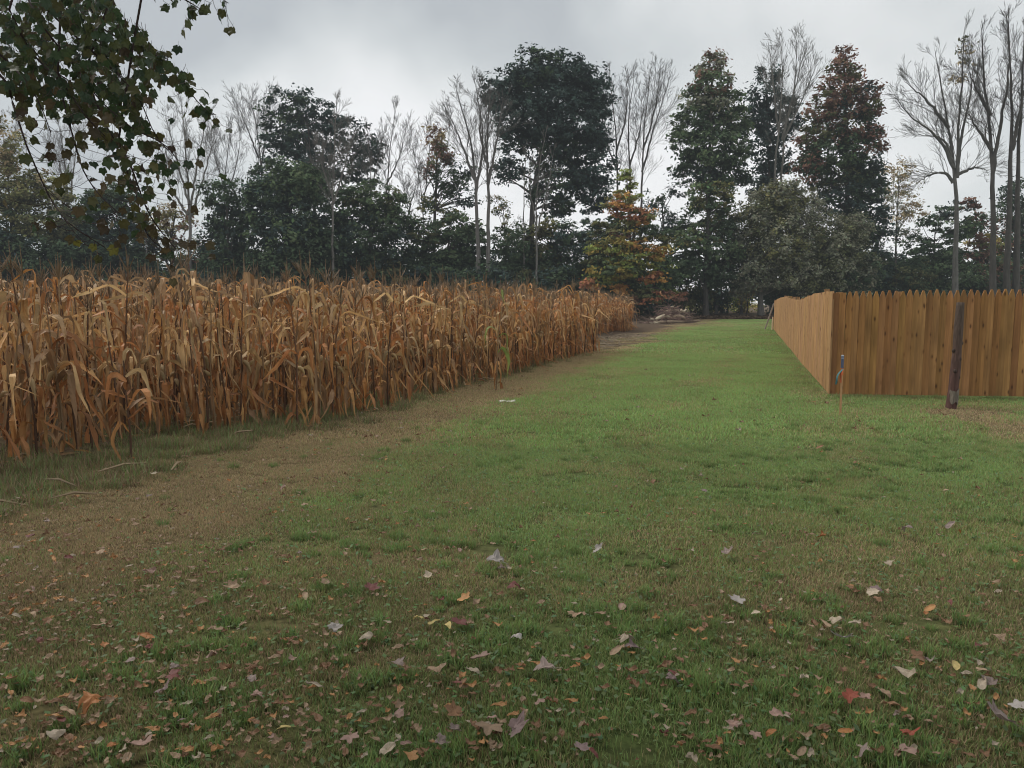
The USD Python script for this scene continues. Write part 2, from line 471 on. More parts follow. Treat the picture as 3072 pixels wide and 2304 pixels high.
# leaning old post
base, top = ground(951.0, 409.0), None
top = at(961.0, 302.6, base[1] + 0.12)
post = xf("leaning_post", base, 0, "leaning dark weathered log post in front of the picket fence", "post")
axis = top - base
K = 26
ts = np.linspace(0, 1, K)
path = np.array([axis * t for t in ts]) + np.stack([0.012 * np.sin(ts * 5), 0.01 * np.cos(ts * 4), 0 * ts], 1)
nl = meshkit.noise(np.stack([ts * 9, ts * 0, ts * 0], 1), 4)
rad = np.interp(ts, [0, 0.06, 0.14, 0.16, 0.5, 1], [0.085, 0.08, 0.078, 0.072, 0.068, 0.056]) * (0.93 + 0.16 * nl)
v, f = tubes([path], [rad], 14)
cols = np.interp(ts, [0, 0.35, 0.7, 1], [0.0, 0.3, 0.8, 1.0])[:, None] * np.array([0.085, 0.062, 0.048]) + (1 - np.interp(ts, [0, 0.35, 0.7, 1], [0.0, 0.3, 0.8, 1.0]))[:, None] * np.array([0.10, 0.050, 0.042])
cv = np.repeat(cols, 14, 0)
cap = len(v)
v = np.vstack([v, path[-1:]])
f = np.vstack([f, [[cap - 14 + k, cap - 14 + (k + 1) % 14, cap] for k in range(14)]])
part(post, "shaft", v, f, M_OLDWOOD, np.vstack([cv, [[0.16, 0.12, 0.09]]]), smooth_n=True)
for t, sd in ((0.55, -1.2), (0.62, 1.3), (0.47, 0.6), (0.3, 0.9), (0.36, -0.4)):
    s = trimesh.creation.icosphere(2, 0.026)
    s.vertices *= (1, 1, 1.25)
    c = axis * t + np.array([math.sin(sd) * 0.06, -math.cos(sd) * 0.06, 0])
    part(post, "knot", s.vertices + c, s.faces, M_OLDWOOD, (0.055, 0.038, 0.03), smooth_n=True)
cl = trimesh.creation.cylinder(radius=0.068, height=0.17, sections=22)
cl.vertices += (meshkit.noise(cl.vertices * 23, 7)[:, None] - 0.5) * np.array([0.045, 0.045, 0.16])
part(post, "chipped_foot", np.array(cl.vertices) + axis * 0.09 + np.array([0.012, -0.018, 0.03]), cl.faces, M_OLDWOOD, (0.165, 0.14, 0.11), label="pale chipped foot of the post")

# survey stake with ribbons
sb, st = ground(840.3, 414.8), None
st = at(842.7, 355.0, sb[1])
stake = xf("survey_stake", sb, 0, "thin wooden survey stake with a blue top and orange ribbon", "stake")
ax = st - sb


def bar(t0, t1, w, d=None, off=(0, 0, 0)):
    vv, ff = tubes([[ax * t0 + off, ax * t1 + off]], [[w, w]], 4)
    lo, hi = [0, 1, 2, 3], [4, 5, 6, 7]
    return vv, np.vstack([ff, [[lo[0], lo[2], lo[1]], [lo[0], lo[3], lo[2]], [hi[0], hi[1], hi[2]], [hi[0], hi[2], hi[3]]]])


part(stake, "shaft", *bar(-0.05, 0.79, 0.016), M_PLAIN, (0.42, 0.24, 0.12))
part(stake, "painted_top", *bar(0.78, 0.985, 0.021), M_PLAIN, (0.085, 0.10, 0.16), label="dull blue painted top")
part(stake, "cap", *bar(0.985, 1.0, 0.021), M_PLAIN, (0.50, 0.52, 0.55))
for t in (0.945, 0.965):
    part(stake, "pale_band", *bar(t, t + 0.007, 0.0222), M_PLAIN, (0.42, 0.45, 0.52))


def ribbon(pts, w, col, name):
    c = resample(pts, 10)
    side = np.array([0.6, -0.8, 0.0]) * w
    wob = np.sin(np.linspace(0, 5, 10))[:, None] * np.array([0.3, 0.6, 0]) * w
    vv = np.stack([c - side + wob, c + side - wob], 1).reshape(-1, 3)
    ff = [(2 * k, 2 * k + 1, 2 * k + 3) for k in range(9)] + [(2 * k, 2 * k + 3, 2 * k + 2) for k in range(9)]
    part(stake, name, vv, np.array(ff), M_PLAIN, col, smooth_n=True)


part(stake, "ribbon_wrap", *bar(0.665, 0.785, 0.0185), M_PLAIN, (0.55, 0.15, 0.05))
ribbon([ax * 0.77 + (0, -0.03, 0), ax * 0.70 + (-0.035, -0.05, 0), ax * 0.62 + (-0.04, -0.05, 0), ax * 0.545 + (-0.03, -0.04, 0)], 0.014, (0.55, 0.13, 0.06), "orange_ribbon")
ribbon([ax * 0.77 + (0, -0.03, 0), ax * 0.68 + (-0.075, -0.04, 0), ax * 0.58 + (-0.095, -0.05, 0), ax * 0.515 + (-0.10, -0.04, 0)], 0.013, (0.05, 0.16, 0.17), "teal_ribbon")

# ------------------------------------------------------------------ thin haze
HZ = 420.0
v, f = box(2 * HZ, 2 * HZ, 36.0, (0, 0, 16.5))
M_HAZE = usdkit.material(stage, "/World/Looks/thin_haze", {"pv": ("principled_volume", {"color": (0.86, 0.93, 1.0), "density": 0.00048})}, [], volume="pv.volume")
tag(part(None, "haze", v, f, M_HAZE), "thin damp autumn haze over the field", "haze", kind="stuff")
#PART2
# ------------------------------------------------------------------ corn
CORN_COLS = 1.24 * np.array([1.01, 1.0, 1.04]) * np.array([[0.47, 0.27, 0.105], [0.40, 0.20, 0.068], [0.32, 0.145, 0.055], [0.52, 0.36, 0.175], [0.38, 0.265, 0.15], [0.27, 0.165, 0.085], [0.36, 0.16, 0.06], [0.50, 0.31, 0.13]])


def corn_leaf(r, z0, az, length, width, hang, low, segs=13, green=0.0):
    """a dry strap leaf leaving the stalk at height z0: up and out, then folded over and hanging"""
    e0 = math.radians(r.uniform(30, 72)) if not hang else math.radians(r.uniform(-75, -30))
    e1 = math.radians(r.uniform(-92, -70))
    bend = r.uniform(0.10, 0.42) if not low else r.uniform(0.05, 0.2)
    soft = r.uniform(0.05, 0.22)
    s = np.linspace(0, 1, segs + 1)
    e = e0 + (e1 - e0) * smooth(bend - soft, bend + soft, s)
    e = e + 0.25 * r.gauss(0, 1) * np.sin(s * math.pi * r.uniform(1, 2.5))
    if r.random() < 0.18:                                     # some stay out stiffly
        e = np.maximum(e, math.radians(r.uniform(-50, -10)))
    a = az + np.cumsum(np.full(segs + 1, r.gauss(0, 0.06))) + 0.25 * np.sin(s * 4 + r.uniform(0, 6)) * s
    step = length / segs
    dirs = np.stack([np.cos(e) * np.cos(a), np.cos(e) * np.sin(a), np.sin(e)], 1)
    c = np.vstack([[0, 0, z0], np.array([0, 0, z0]) + np.cumsum(dirs[:-1] * step, 0)])
    low_z = np.minimum(c[:, 2], 0.04 + 0.02 * s)
    c[:, 2] = np.maximum(c[:, 2], 0.03 + 0.03 * r.random())
    side = np.stack([-np.sin(a), np.cos(a), np.zeros_like(a)], 1)
    nor = np.cross(dirs, side)
    tw = r.uniform(-0.4, 0.4) + r.gauss(0, 0.9) * s + 0.5 * np.sin(s * r.uniform(3, 8) + r.uniform(0, 6))
    wd = side * np.cos(tw)[:, None] + nor * np.sin(tw)[:, None]
    up = -side * np.sin(tw)[:, None] + nor * np.cos(tw)[:, None]
    w = width * np.minimum(1, 0.45 + s * 3.2) * np.clip(1 - s ** 2.6, 0.02, 1) * (1 + 0.12 * np.sin(s * 23 + r.uniform(0, 6)))
    fold = r.uniform(0.2, 0.85) + 0.38 * np.sin(s * r.uniform(4, 9) + r.uniform(0, 6))
    h = w * 0.5
    k_ = r.uniform(0, 90)
    rag = lambda sd: 0.50 + 0.72 * meshkit.noise(np.stack([s * 15 + k_, s * 0 + sd, s * 0], 1), 6)
    hl, hr = h * rag(1.5), h * rag(7.5)
    L = c - wd * (hl * np.cos(fold))[:, None] + up * (hl * np.sin(fold))[:, None]
    Rr_ = c + wd * (hr * np.cos(fold * r.uniform(0.3, 1.5)))[:, None] + up * (hr * np.sin(fold))[:, None]
    v = np.stack([L, c, Rr_], 1).reshape(-1, 3)
    f = []
    for k in range(segs):
        for m in (0, 1):
            p = 3 * k + m
            f += [(p, p + 1, p + 4), (p, p + 4, p + 3)]
    col = CORN_COLS[r.randrange(len(CORN_COLS))] * r.uniform(0.62, 1.18)
    if low:
        col = CORN_COLS[r.choice([1, 2, 6, 5, 0])] * r.uniform(0.7, 1.0)
    col2 = CORN_COLS[r.randrange(len(CORN_COLS))]
    if r.random() < green:
        col, col2 = np.array([0.20, 0.26, 0.07]), np.array([0.36, 0.31, 0.09])
    t = s[:, None] ** 1.5
    cc = col * (1 - 0.5 * t) + col2 * 0.5 * t
    cc = cc * (1 - 0.22 * smooth(0.45, 0.75, meshkit.noise(np.stack([s * 7, s * 0 + r.uniform(0, 90), s * 0], 1), 2)))[:, None]
    tint = np.repeat(cc, 3, 0)
    tint[1::3] *= 1.13                                         # pale midrib
    return v, np.array(f), tint


def corn_plant(seed, kind="row", green=0.0):
    """{part name: [(v, f, tint)]}"""
    r = random.Random(seed)
    H = r.uniform(1.52, 2.0)
    if kind == "short":
        H = r.uniform(1.05, 1.3)
    lean = r.gauss(0, 0.05)
    la = r.uniform(0, 6.28)
    k = 10
    zz = np.linspace(0, H, k)
    path_ = np.stack([math.cos(la) * lean * zz ** 1.5 + 0.012 * np.sin(zz * 5), math.sin(la) * lean * zz ** 1.5 + 0.012 * np.cos(zz * 4), zz], 1)
    radii = np.linspace(0.0145, 0.0065, k)
    v, f = tubes([path_], [radii], 6)
    sc = np.array([0.115, 0.062, 0.036]) * r.uniform(0.6, 1.3)
    if r.random() < 0.35:
        sc = np.array([0.25, 0.165, 0.09]) * r.uniform(0.8, 1.1)
    tz = np.repeat(np.linspace(0.8, 1.25, k), 6)[:, None]
    out = {"stalk": [(v, f, sc * tz)], "leaf": [], "tassel": [], "ear": []}
    n = r.randint(11, 14)
    az = r.uniform(0, 6.28)
    for m in range(n):
        t = 0.10 + 0.84 * (m + r.uniform(-0.3, 0.3)) / (n - 1)
        z = H * min(max(t, 0.06), 0.97)
        az += math.pi + r.gauss(0, 0.35)
        mid = 1 - abs(t - 0.55) * 0.8
        ln = r.uniform(0.55, 0.85) * (0.6 + 0.5 * mid)
        low = t < 0.42
        hang = low and r.random() < 0.6
        vv, ff, tt = corn_leaf(r, z, az, ln, r.uniform(0.050, 0.088) * (0.7 + 0.4 * mid), hang, low, green=green)
        off = np.array([np.interp(z, zz, path_[:, 0]), np.interp(z, zz, path_[:, 1]), 0])
        out["leaf"].append((vv + off, ff, tt))
    # tassel: thin spikes
    top = path_[-1]
    if kind != "short" and r.random() < 0.92:
        P = []
        nb = r.randint(6, 11)
        for m in range(nb):
            a, sp_, ln = r.uniform(0, 6.28), (r.uniform(0.15, 0.6) if m else 0.03), (r.uniform(0.14, 0.26) if m else 0.30)
            z_s = -0.02 + 0.07 * r.random()
            tt = np.linspace(0, 1, 4)
            P.append(top + np.stack([np.cos(a) * sp_ * ln * tt ** 0.9, np.sin(a) * sp_ * ln * tt ** 0.9, z_s + ln * tt * math.cos(sp_) - 0.06 * sp_ * tt ** 2], 1))
        vv, ff = tubes(P, np.tile(np.array([0.0045, 0.0055, 0.005, 0.002]), (nb, 1)), 3)
        out["tassel"].append((vv, ff, np.array([0.26, 0.185, 0.115]) * r.uniform(0.8, 1.2)))
    if kind != "short" and r.random() < 0.75:                   # a drooping husked ear
        z = H * r.uniform(0.38, 0.55)
        a = r.uniform(0, 6.28)
        tt = np.linspace(0, 1, 7)
        droop = r.uniform(-0.3, 1.2)
        pts = np.stack([0.012 + 0.10 * tt, 0 * tt, 0.06 * tt - droop * 0.24 * tt ** 2], 1)
        pts = rotz(pts, a) + np.array([np.interp(z, zz, path_[:, 0]), np.interp(z, zz, path_[:, 1]), z])
        vv, ff = tubes([pts], [np.array([0.012, 0.022, 0.027, 0.027, 0.023, 0.015, 0.003])], 7)
        out["ear"].append((vv, ff, np.array([0.50, 0.36, 0.19]) * r.uniform(0.75, 1.1)))
    return out


def plant_mesh(pl):
    return join(pl["stalk"] + pl["leaf"] + pl["tassel"] + pl["ear"])


def plant_parts(root, pl):
    for name in ("stalk", "leaf", "tassel", "ear"):
        for v, f, t in pl[name]:
            part(root, name, v, f, M_STALK if name == "stalk" else M_CORN, t, smooth_n=name in ("stalk", "ear"))


ROW, STEP = 0.76, 0.185
rc = np.random.default_rng(11)
plants = []
for k in range(48):
    q0 = -0.12 - k * ROW
    for s in np.arange(-9, 52, STEP if k < 10 else STEP * 1.25):
        x, y = P0 + D * s + N * q0
        x, y = x + rc.normal(0, 0.05), y + rc.normal(0, 0.05)
        if y < 3.5 or y > 53 or rc.random() < 0.10:
            continue
        end = 25.9 + rc.normal(0, 0.15)
        if k < 4 and end < y < (60 if k < 3 else 42.6):
            continue
        if k == 3 and y > 45.5:
            continue
        if k == 4 and y > 48.5:
            continue
        if y > 46 and k < 7 and y > 50.5 - 0.3 * (7 - k):
            continue
        if (k == 0 and s < 2.3 + rc.normal(0, .4)) or (k == 1 and s < 1.3 + rc.normal(0, .4)) or (k == 2 and s < -1.0 and rc.random() < .5):
            if rc.random() < 0.96:
                continue
        u = CX + FPX * x / y
        if u < -60 - 240 / y:
            continue
        plants.append((x, y, k))
# a few stray ones of the outer row by hand
score = [p[1] + 0.9 * p[2] - (0.5 if p[2] == 0 else 0) for p in plants]
order = np.argsort(score)
NEAR, SINGLE, MERGED = 10, 300, 12
detail = [corn_plant(100 + i) for i in range(NEAR)]
simple = [plant_mesh(corn_plant(300 + i)) for i in range(MERGED)]
firsts = {}
ORD = "first second third fourth fifth sixth seventh eighth ninth tenth eleventh twelfth thirteenth fourteenth fifteenth sixteenth seventeenth eighteenth nineteenth twentieth".split()
outer = sorted([i for i, p in enumerate(plants) if p[2] == 0 and CX + FPX * p[0] / p[1] > -10], key=lambda i: plants[i][0] / plants[i][1])
outer_rank = {i: n for n, i in enumerate(outer)}
rnd = random.Random(21)
WHERE = ["in the outermost row beside the mown strip", "in the second row from the mown strip", "in the third row from the mown strip", "in the fourth row, seen between the front rows", "in the fifth row, seen over the front rows"]
rest = []
green_at = at(497.0, 372.0, 17.2)
named = {}
n_individual = 0
for rank, idx in enumerate(order):
    x, y, k = plants[idx]
    u = CX + FPX * x / y
    if n_individual >= SINGLE - 3 or k > 4 or u < -25:
        rest.append((x, y, k))
        continue
    n_individual += 1
    sc = rnd.uniform(0.93, 1.07) * (0.97 if k == 0 else 1.0)
    yaw = rnd.uniform(0, 360)
    band = "near" if y < 9 else "middle" if y < 14 else "far"
    lab = f"dry brown corn plant {WHERE[k]}, {band} stretch"
    grp = f"dry corn plants, {['outermost', 'second', 'third', 'fourth', 'fifth'][k]} row, {band} stretch"
    if k == 0 and outer_rank.get(idx, 99) < 20:
        lab, grp = f"outermost corn plant, {ORD[outer_rank[idx]]} along that row from the left picture edge", "dry corn plants, start of the outermost row"
    if n_individual <= 170:
        i = n_individual % NEAR
        key = ("d", i)
    else:
        i = n_individual % MERGED
        key = ("m", i)
    loc = (x, y, float(height(x, y)) - 0.01)
    root = xf("corn_plant", loc, yaw, lab, "corn plant", grp, scale=sc)
    if key not in firsts:
        firsts[key] = root
        if key[0] == "d":
            plant_parts(root, detail[i])
        else:
            v, f, t = simple[i]
            part(root, "foliage", v, f, M_CORN, t)
    else:
        root.GetReferences().AddInternalReference(firsts[key].GetPath())
        root.SetInstanceable(True)
# three that stand out
sx = ground(131.0, 466.0)
root = xf("corn_plant", sx, 35, "lone thin corn stalk standing apart in the weeds, broken leaf trailing to the ground", "corn plant", scale=0.95)
pl = corn_plant(901, "short")
rr_ = random.Random(5)
pl["leaf"] = pl["leaf"][::3]
for az_, z_, ln_ in ((-0.5, 0.62, 0.85), (-0.35, 0.50, 0.75), (0.4, 0.95, 0.6), (2.6, 0.9, 0.5)):
    pl["leaf"].append(corn_leaf(rr_, z_, az_, ln_, 0.075, False, False))
plant_parts(root, pl)
sx = ground(60.0, 455.0)
root = xf("corn_plant", sx, 10, "broad corn plant at the near left with long pale folded leaves", "corn plant", scale=1.02)
pl = corn_plant(905)
for az_, z_, ln_ in ((-0.4, 1.15, 0.95), (-0.7, 0.75, 0.9), (-0.1, 0.62, 1.0), (2.9, 1.1, 0.9), (-1.4, 0.9, 0.8)):
    pl["leaf"].append(corn_leaf(rr_, z_, az_, ln_, 0.095, False, False))
plant_parts(root, pl)
sx = ground(496.0, 391.5)
root = xf("corn_plant", sx, 0, "corn plant with a few leaves still green, edge of the field", "corn plant", scale=0.98)
plant_parts(root, corn_plant(910, green=0.5))

rest = np.array(rest)
protos = [(v, f, M_CORN, t) for v, f, t in (plant_mesh(corn_plant(500 + i)) for i in range(16))]
instancer("corn_crop", protos, rc.integers(0, 16, len(rest)), np.column_stack([rest[:, 0], rest[:, 1], height(rest[:, 0], rest[:, 1]) - 0.01]),
          rc.uniform(0, 6.28, len(rest)), rc.uniform(0.95, 1.14, len(rest)), label="dry brown corn filling the field behind the front rows", cat="corn")
print("corn", n_individual, len(rest))

# ------------------------------------------------------------------ grass
rg = np.random.default_rng(4)


def blades(n, size, h, w, dry_frac, seed, broad=0, olive=0.0, lie=0.9, worn_dark=0.0):
    r = np.random.default_rng(seed)
    x, y = r.uniform(-size / 2, size / 2, n), r.uniform(-size / 2, size / 2, n)
    hh = h * r.uniform(0.45, 1.15, n)
    a = r.uniform(0, 6.28, n)
    ln = np.abs(r.normal(0, 1, n)) * 0.45 * lie + 0.15
    ln = np.clip(ln, 0, 1.25)
    d = np.stack([np.cos(a), np.sin(a)], 1)
    sd = np.stack([-np.sin(a), np.cos(a)], 1)
    tw = r.uniform(-0.7, 0.7, n)
    sd = sd * np.cos(tw)[:, None] + d * np.sin(tw)[:, None]
    ww = w * r.uniform(0.6, 1.3, n)
    base = np.stack([x, y, np.full(n, -0.005)], 1)
    mid = base + np.concatenate([d * (hh * 0.5 * np.sin(ln * 0.6))[:, None], (hh * 0.5 * np.cos(ln * 0.6))[:, None]], 1)
    tip = mid + np.concatenate([d * (hh * 0.55 * np.sin(ln * 1.25))[:, None], (hh * 0.55 * np.cos(ln * 1.25))[:, None]], 1)
    s3 = np.concatenate([sd * ww[:, None] / 2, np.zeros((n, 1))], 1)
    v = np.stack([base - s3, base + s3, mid + s3 * 0.85, mid - s3 * 0.85, tip], 1).reshape(-1, 3)
    b = (np.arange(n) * 5)[:, None]
    f = np.vstack([b + np.array([0, 1, 2]), b + np.array([0, 2, 3]), b + np.array([3, 2, 4])])
    g = np.stack([r.uniform(0.235, 0.315, n), r.uniform(0.355, 0.46, n), r.uniform(0.115, 0.16, n)], 1)
    ol = np.stack([r.uniform(0.24, 0.33, n), r.uniform(0.26, 0.35, n), r.uniform(0.09, 0.125, n)], 1)
    st = np.array([0.48, 0.365, 0.21]) * r.uniform(0.55, 1.15, n)[:, None]
    # thin turf: mossy green and dull thatch, darkened in colour for foreground shade
    g = g * (1 - worn_dark) + np.array([0.15, 0.19, 0.068]) * worn_dark
    ol = ol * (1 - worn_dark) + np.array([0.18, 0.18, 0.075]) * worn_dark
    st = st * (1 - worn_dark) + np.array([0.285, 0.215, 0.125]) * r.uniform(0.45, 1.3, n)[:, None] * worn_dark
    pick = r.random(n)
    col = np.where((pick < dry_frac)[:, None], st, np.where((pick < dry_frac + (1 - dry_frac) * (0.25 + olive))[:, None], ol, g))
    t = np.repeat(col, 5, 0) * np.tile(np.array([0.55, 0.55, 1, 1, 1.12]), n)[:, None]  # blade roots tinted darker to deepen the foreground, shade put into colour
    if broad:
        bx, by, bz = r.uniform(-size / 2, size / 2, broad), r.uniform(-size / 2, size / 2, broad), r.uniform(0.012, 0.035, broad)
        a = r.uniform(0, 6.28, broad)
        L = r.uniform(0.008, 0.02, broad)
        dd = np.stack([np.cos(a), np.sin(a), r.uniform(-0.2, 0.6, broad)], 1)
        ss = np.stack([-np.sin(a), np.cos(a), r.uniform(-0.3, 0.3, broad)], 1)
        c = np.stack([bx, by, bz], 1)
        q4 = np.stack([c - dd * L[:, None], c + ss * L[:, None] * 0.6, c + dd * L[:, None], c - ss * L[:, None] * 0.6], 1).reshape(-1, 3)
        bb = (np.arange(broad) * 4)[:, None] + len(v)
        f = np.vstack([f, bb + np.array([0, 1, 2]), bb + np.array([0, 2, 3])])
        v = np.vstack([v, q4])
        t = np.vstack([t, np.repeat(np.stack([r.uniform(0.10, 0.15, broad), r.uniform(0.165, 0.225, broad), r.uniform(0.06, 0.09, broad)], 1) * (1 - 0.35 * worn_dark), 4, 0)])
    return v, f, M_GRASS, t


CLASSES = (0.05, 0.27, 0.55, 0.90)


def lawn(name, y0, y1, cell, patch, n, h, w, label, seed, jitter=0.5, broad=0, worn_dark=0.0):
    protos_, which, pos, yaw, sc = [], [], [], [], []
    for ci, c in enumerate(CLASSES):
        for m in range(3):
            protos_.append(blades(n, patch, h * (1 - 0.28 * c), w, c, seed + ci * 10 + m, int(broad * (1 - c)), 0.35 * (c > 0.2), worn_dark=worn_dark))
    xs = np.arange(-y1 * 0.75 - 2, y1 * 0.75 + 2, cell)
    ys = np.arange(y0, y1, cell)
    X, Y = np.meshgrid(xs, ys)
    X, Y = X.ravel() + rg.uniform(-jitter, jitter, X.size) * cell, Y.ravel() + rg.uniform(-jitter, jitter, X.size) * cell
    u = CX + FPX * X / np.maximum(Y, 0.5)
    q = q_of(X, Y)
    # the yard behind the fence cannot be seen
    t_front = (X - FC[0]) * fdir[1] - (Y - FC[1]) * fdir[0]
    t_side = (X - FC[0]) * (FE[1] - FC[1]) - (Y - FC[1]) * (FE[0] - FC[0])
    inside = (t_front < -0.1) & (t_side > 0.1)
    marg = np.where(Y < 10, 320, 90)
    keep = (u > -marg) & (u < 1024 + marg) & (q > -0.9) & ~inside & (Y < 73.2)
    X, Y = X[keep], Y[keep]
    dr, so = dryness(X, Y), soilness(X, Y)
    keep = rg.random(len(X)) > so * 0.85
    X, Y, dr = X[keep], Y[keep], dr[keep]
    k = np.clip(np.round(dr * 3.4 - 0.2 + rg.normal(0, 0.45, len(X))), 0, 3).astype(int)
    which = k * 3 + rg.integers(0, 3, len(X))
    lush = fb(X, Y, 2.2, 33)
    scale = np.column_stack([np.ones(len(X)), np.ones(len(X)), 0.35 + 1.3 * lush])
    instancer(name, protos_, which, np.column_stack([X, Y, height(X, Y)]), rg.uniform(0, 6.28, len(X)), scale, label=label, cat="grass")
    print(name, len(X))


lawn("grass", 1.6, 4.6, 0.25, 0.46, 950, 0.042, 0.0042, "worn thin grass, coloured darker for shade, at the camera's feet", 40, broad=30, worn_dark=0.6, jitter=1.2)
lawn("grass", 4.4, 9.0, 0.25, 0.46, 950, 0.042, 0.0046, "short mown grass of the near lawn", 60, broad=22, worn_dark=0.22, jitter=1.2)
lawn("grass", 9.0, 24.0, 0.48, 0.85, 950, 0.05, 0.009, "mown green grass of the middle lawn", 80)
lawn("grass", 24.0, 73.2, 1.3, 2.0, 900, 0.06, 0.022, "mown green grass of the far lawn", 120)

# coarse darker tufts that stand out of the near turf
tp_, TX = [], []
for m in range(5):
    v, f, _m, t = blades(130, 0.13, 0.085, 0.0052, 0.10, 860 + m, 14, 0.0, 1.0, worn_dark=0.3)
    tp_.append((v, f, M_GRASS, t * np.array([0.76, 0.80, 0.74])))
for _ in range(2600):
    y = 1.8 + 8.5 * rg.random() ** 1.3
    x = rg.uniform(-0.75, 0.75) * y
    if q_of(x, y) < 0.3 or fb(np.array([x]), np.array([y]), 0.9, 51)[0] < 0.47 or rg.random() < dryness(np.array([x]), np.array([y]))[0] * 0.95:
        continue
    TX.append((x, y, rg.uniform(0.38, 0.92)))
TX = np.array(TX)
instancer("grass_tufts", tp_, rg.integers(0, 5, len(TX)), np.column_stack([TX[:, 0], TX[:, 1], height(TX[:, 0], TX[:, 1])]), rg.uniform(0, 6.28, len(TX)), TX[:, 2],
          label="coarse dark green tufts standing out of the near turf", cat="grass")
print("tufts", len(TX))

# taller weeds along the foot of the corn and of the fence
wp = []
for m in range(9):
    v, f, _m, t = blades(95, 0.36, 0.19, 0.007, 0.38, 700 + m, 0, 0.05, 1.15)
    wp.append((v, f, M_GRASS, t * (np.array([0.66, 0.60, 0.66]) if m < 6 else np.array([0.75, 0.76, 0.75]))))
W = []
for _ in range(3900):
    s = rg.uniform(-9, 34)
    q = rg.normal(-0.52, 0.34) if s > 2.6 or rg.random() < .3 else rg.uniform(-2.3, 0.15)
    if q > 0.85 or rg.random() > math.exp(-max(s - 1, 0) / 9.0):
        continue
    x, y = P0 + D * s + N * q
    if s < 3 and q < 0.9 and q > 0.4 and rg.random() < 0.4:
        continue
    u = CX + FPX * x / max(y, 0.5)
    if s > 18 and q < 0.6 and rg.random() < 0.93:
        continue
    if y > 3.0 and u > -60:
        W.append((x, y, rg.uniform(0.22, 0.95)))
for _ in range(90):
    s = rg.uniform(0, side_len * 0.5)
    x, y = FC[:2] + (FE - FC)[:2] / side_len * s + np.array([-0.12 - abs(rg.normal(0, 0.16)), 0.0])
    W.append((x, y, rg.uniform(0.2, 0.45)))
for _ in range(140):
    s = rg.uniform(0, 4.2)
    if 1.0 < s < 1.9 and rg.random() < 0.7:
        continue
    x, y = FC[:2] + fdir * s + np.array([0, -0.1 - abs(rg.normal(0, 0.18))])
    W.append((x, y, rg.uniform(0.2, 0.5)))
W = np.array(W)
instancer("weeds", wp, np.where(W[:, 0] > 4.6, rg.integers(6, 9, len(W)), rg.integers(0, 6, len(W))), np.column_stack([W[:, 0], W[:, 1], height(W[:, 0], W[:, 1])]), rg.uniform(0, 6.28, len(W)), W[:, 2],
          label="rank dark green grass along the foot of the corn and fence", cat="weeds")
#PART3
# ------------------------------------------------------------------ trees of the far tree line
DK, BL, MD, OL, YE, YG = (.034, .049, .028), (.029, .042, .036), (.054, .074, .038), (.088, .086, .036), (.19, .15, .045), (.12, .14, .038)
RB, OG, RO, TN, DR, GO = (.105, .060, .044), (.235, .125, .042), (.20, .09, .05), (.17, .135, .075), (.060, .062, .030), (.112, .114, .080)
BARK_D, BARK_P, BARK_G = (.075, .067, .06), (.155, .145, .13), (.125, .117, .108)
rt = np.random.default_rng(77)


def leaf_cards(C, Nn, size, r, elong=1.6):
    """rhombic leaf sprays at C with normals Nn"""
    n = len(C)
    t = r.normal(size=(n, 3))
    t -= Nn * np.sum(t * Nn, 1, keepdims=True)
    t /= np.linalg.norm(t, axis=1, keepdims=True) + 1e-9
    b = np.cross(Nn, t)
    s = size[:, None]
    k = r.uniform(-0.25, 0.25, (n, 1))
    v = np.stack([C - t * s * elong * 0.5, C + b * s * 0.42 + t * s * k, C + t * s * elong * 0.5 + Nn * s * 0.12, C - b * s * 0.42 + t * s * k], 1).reshape(-1, 3)
    i = (np.arange(n) * 4)[:, None]
    return v, np.vstack([i + np.array([0, 1, 2]), i + np.array([0, 2, 3])])


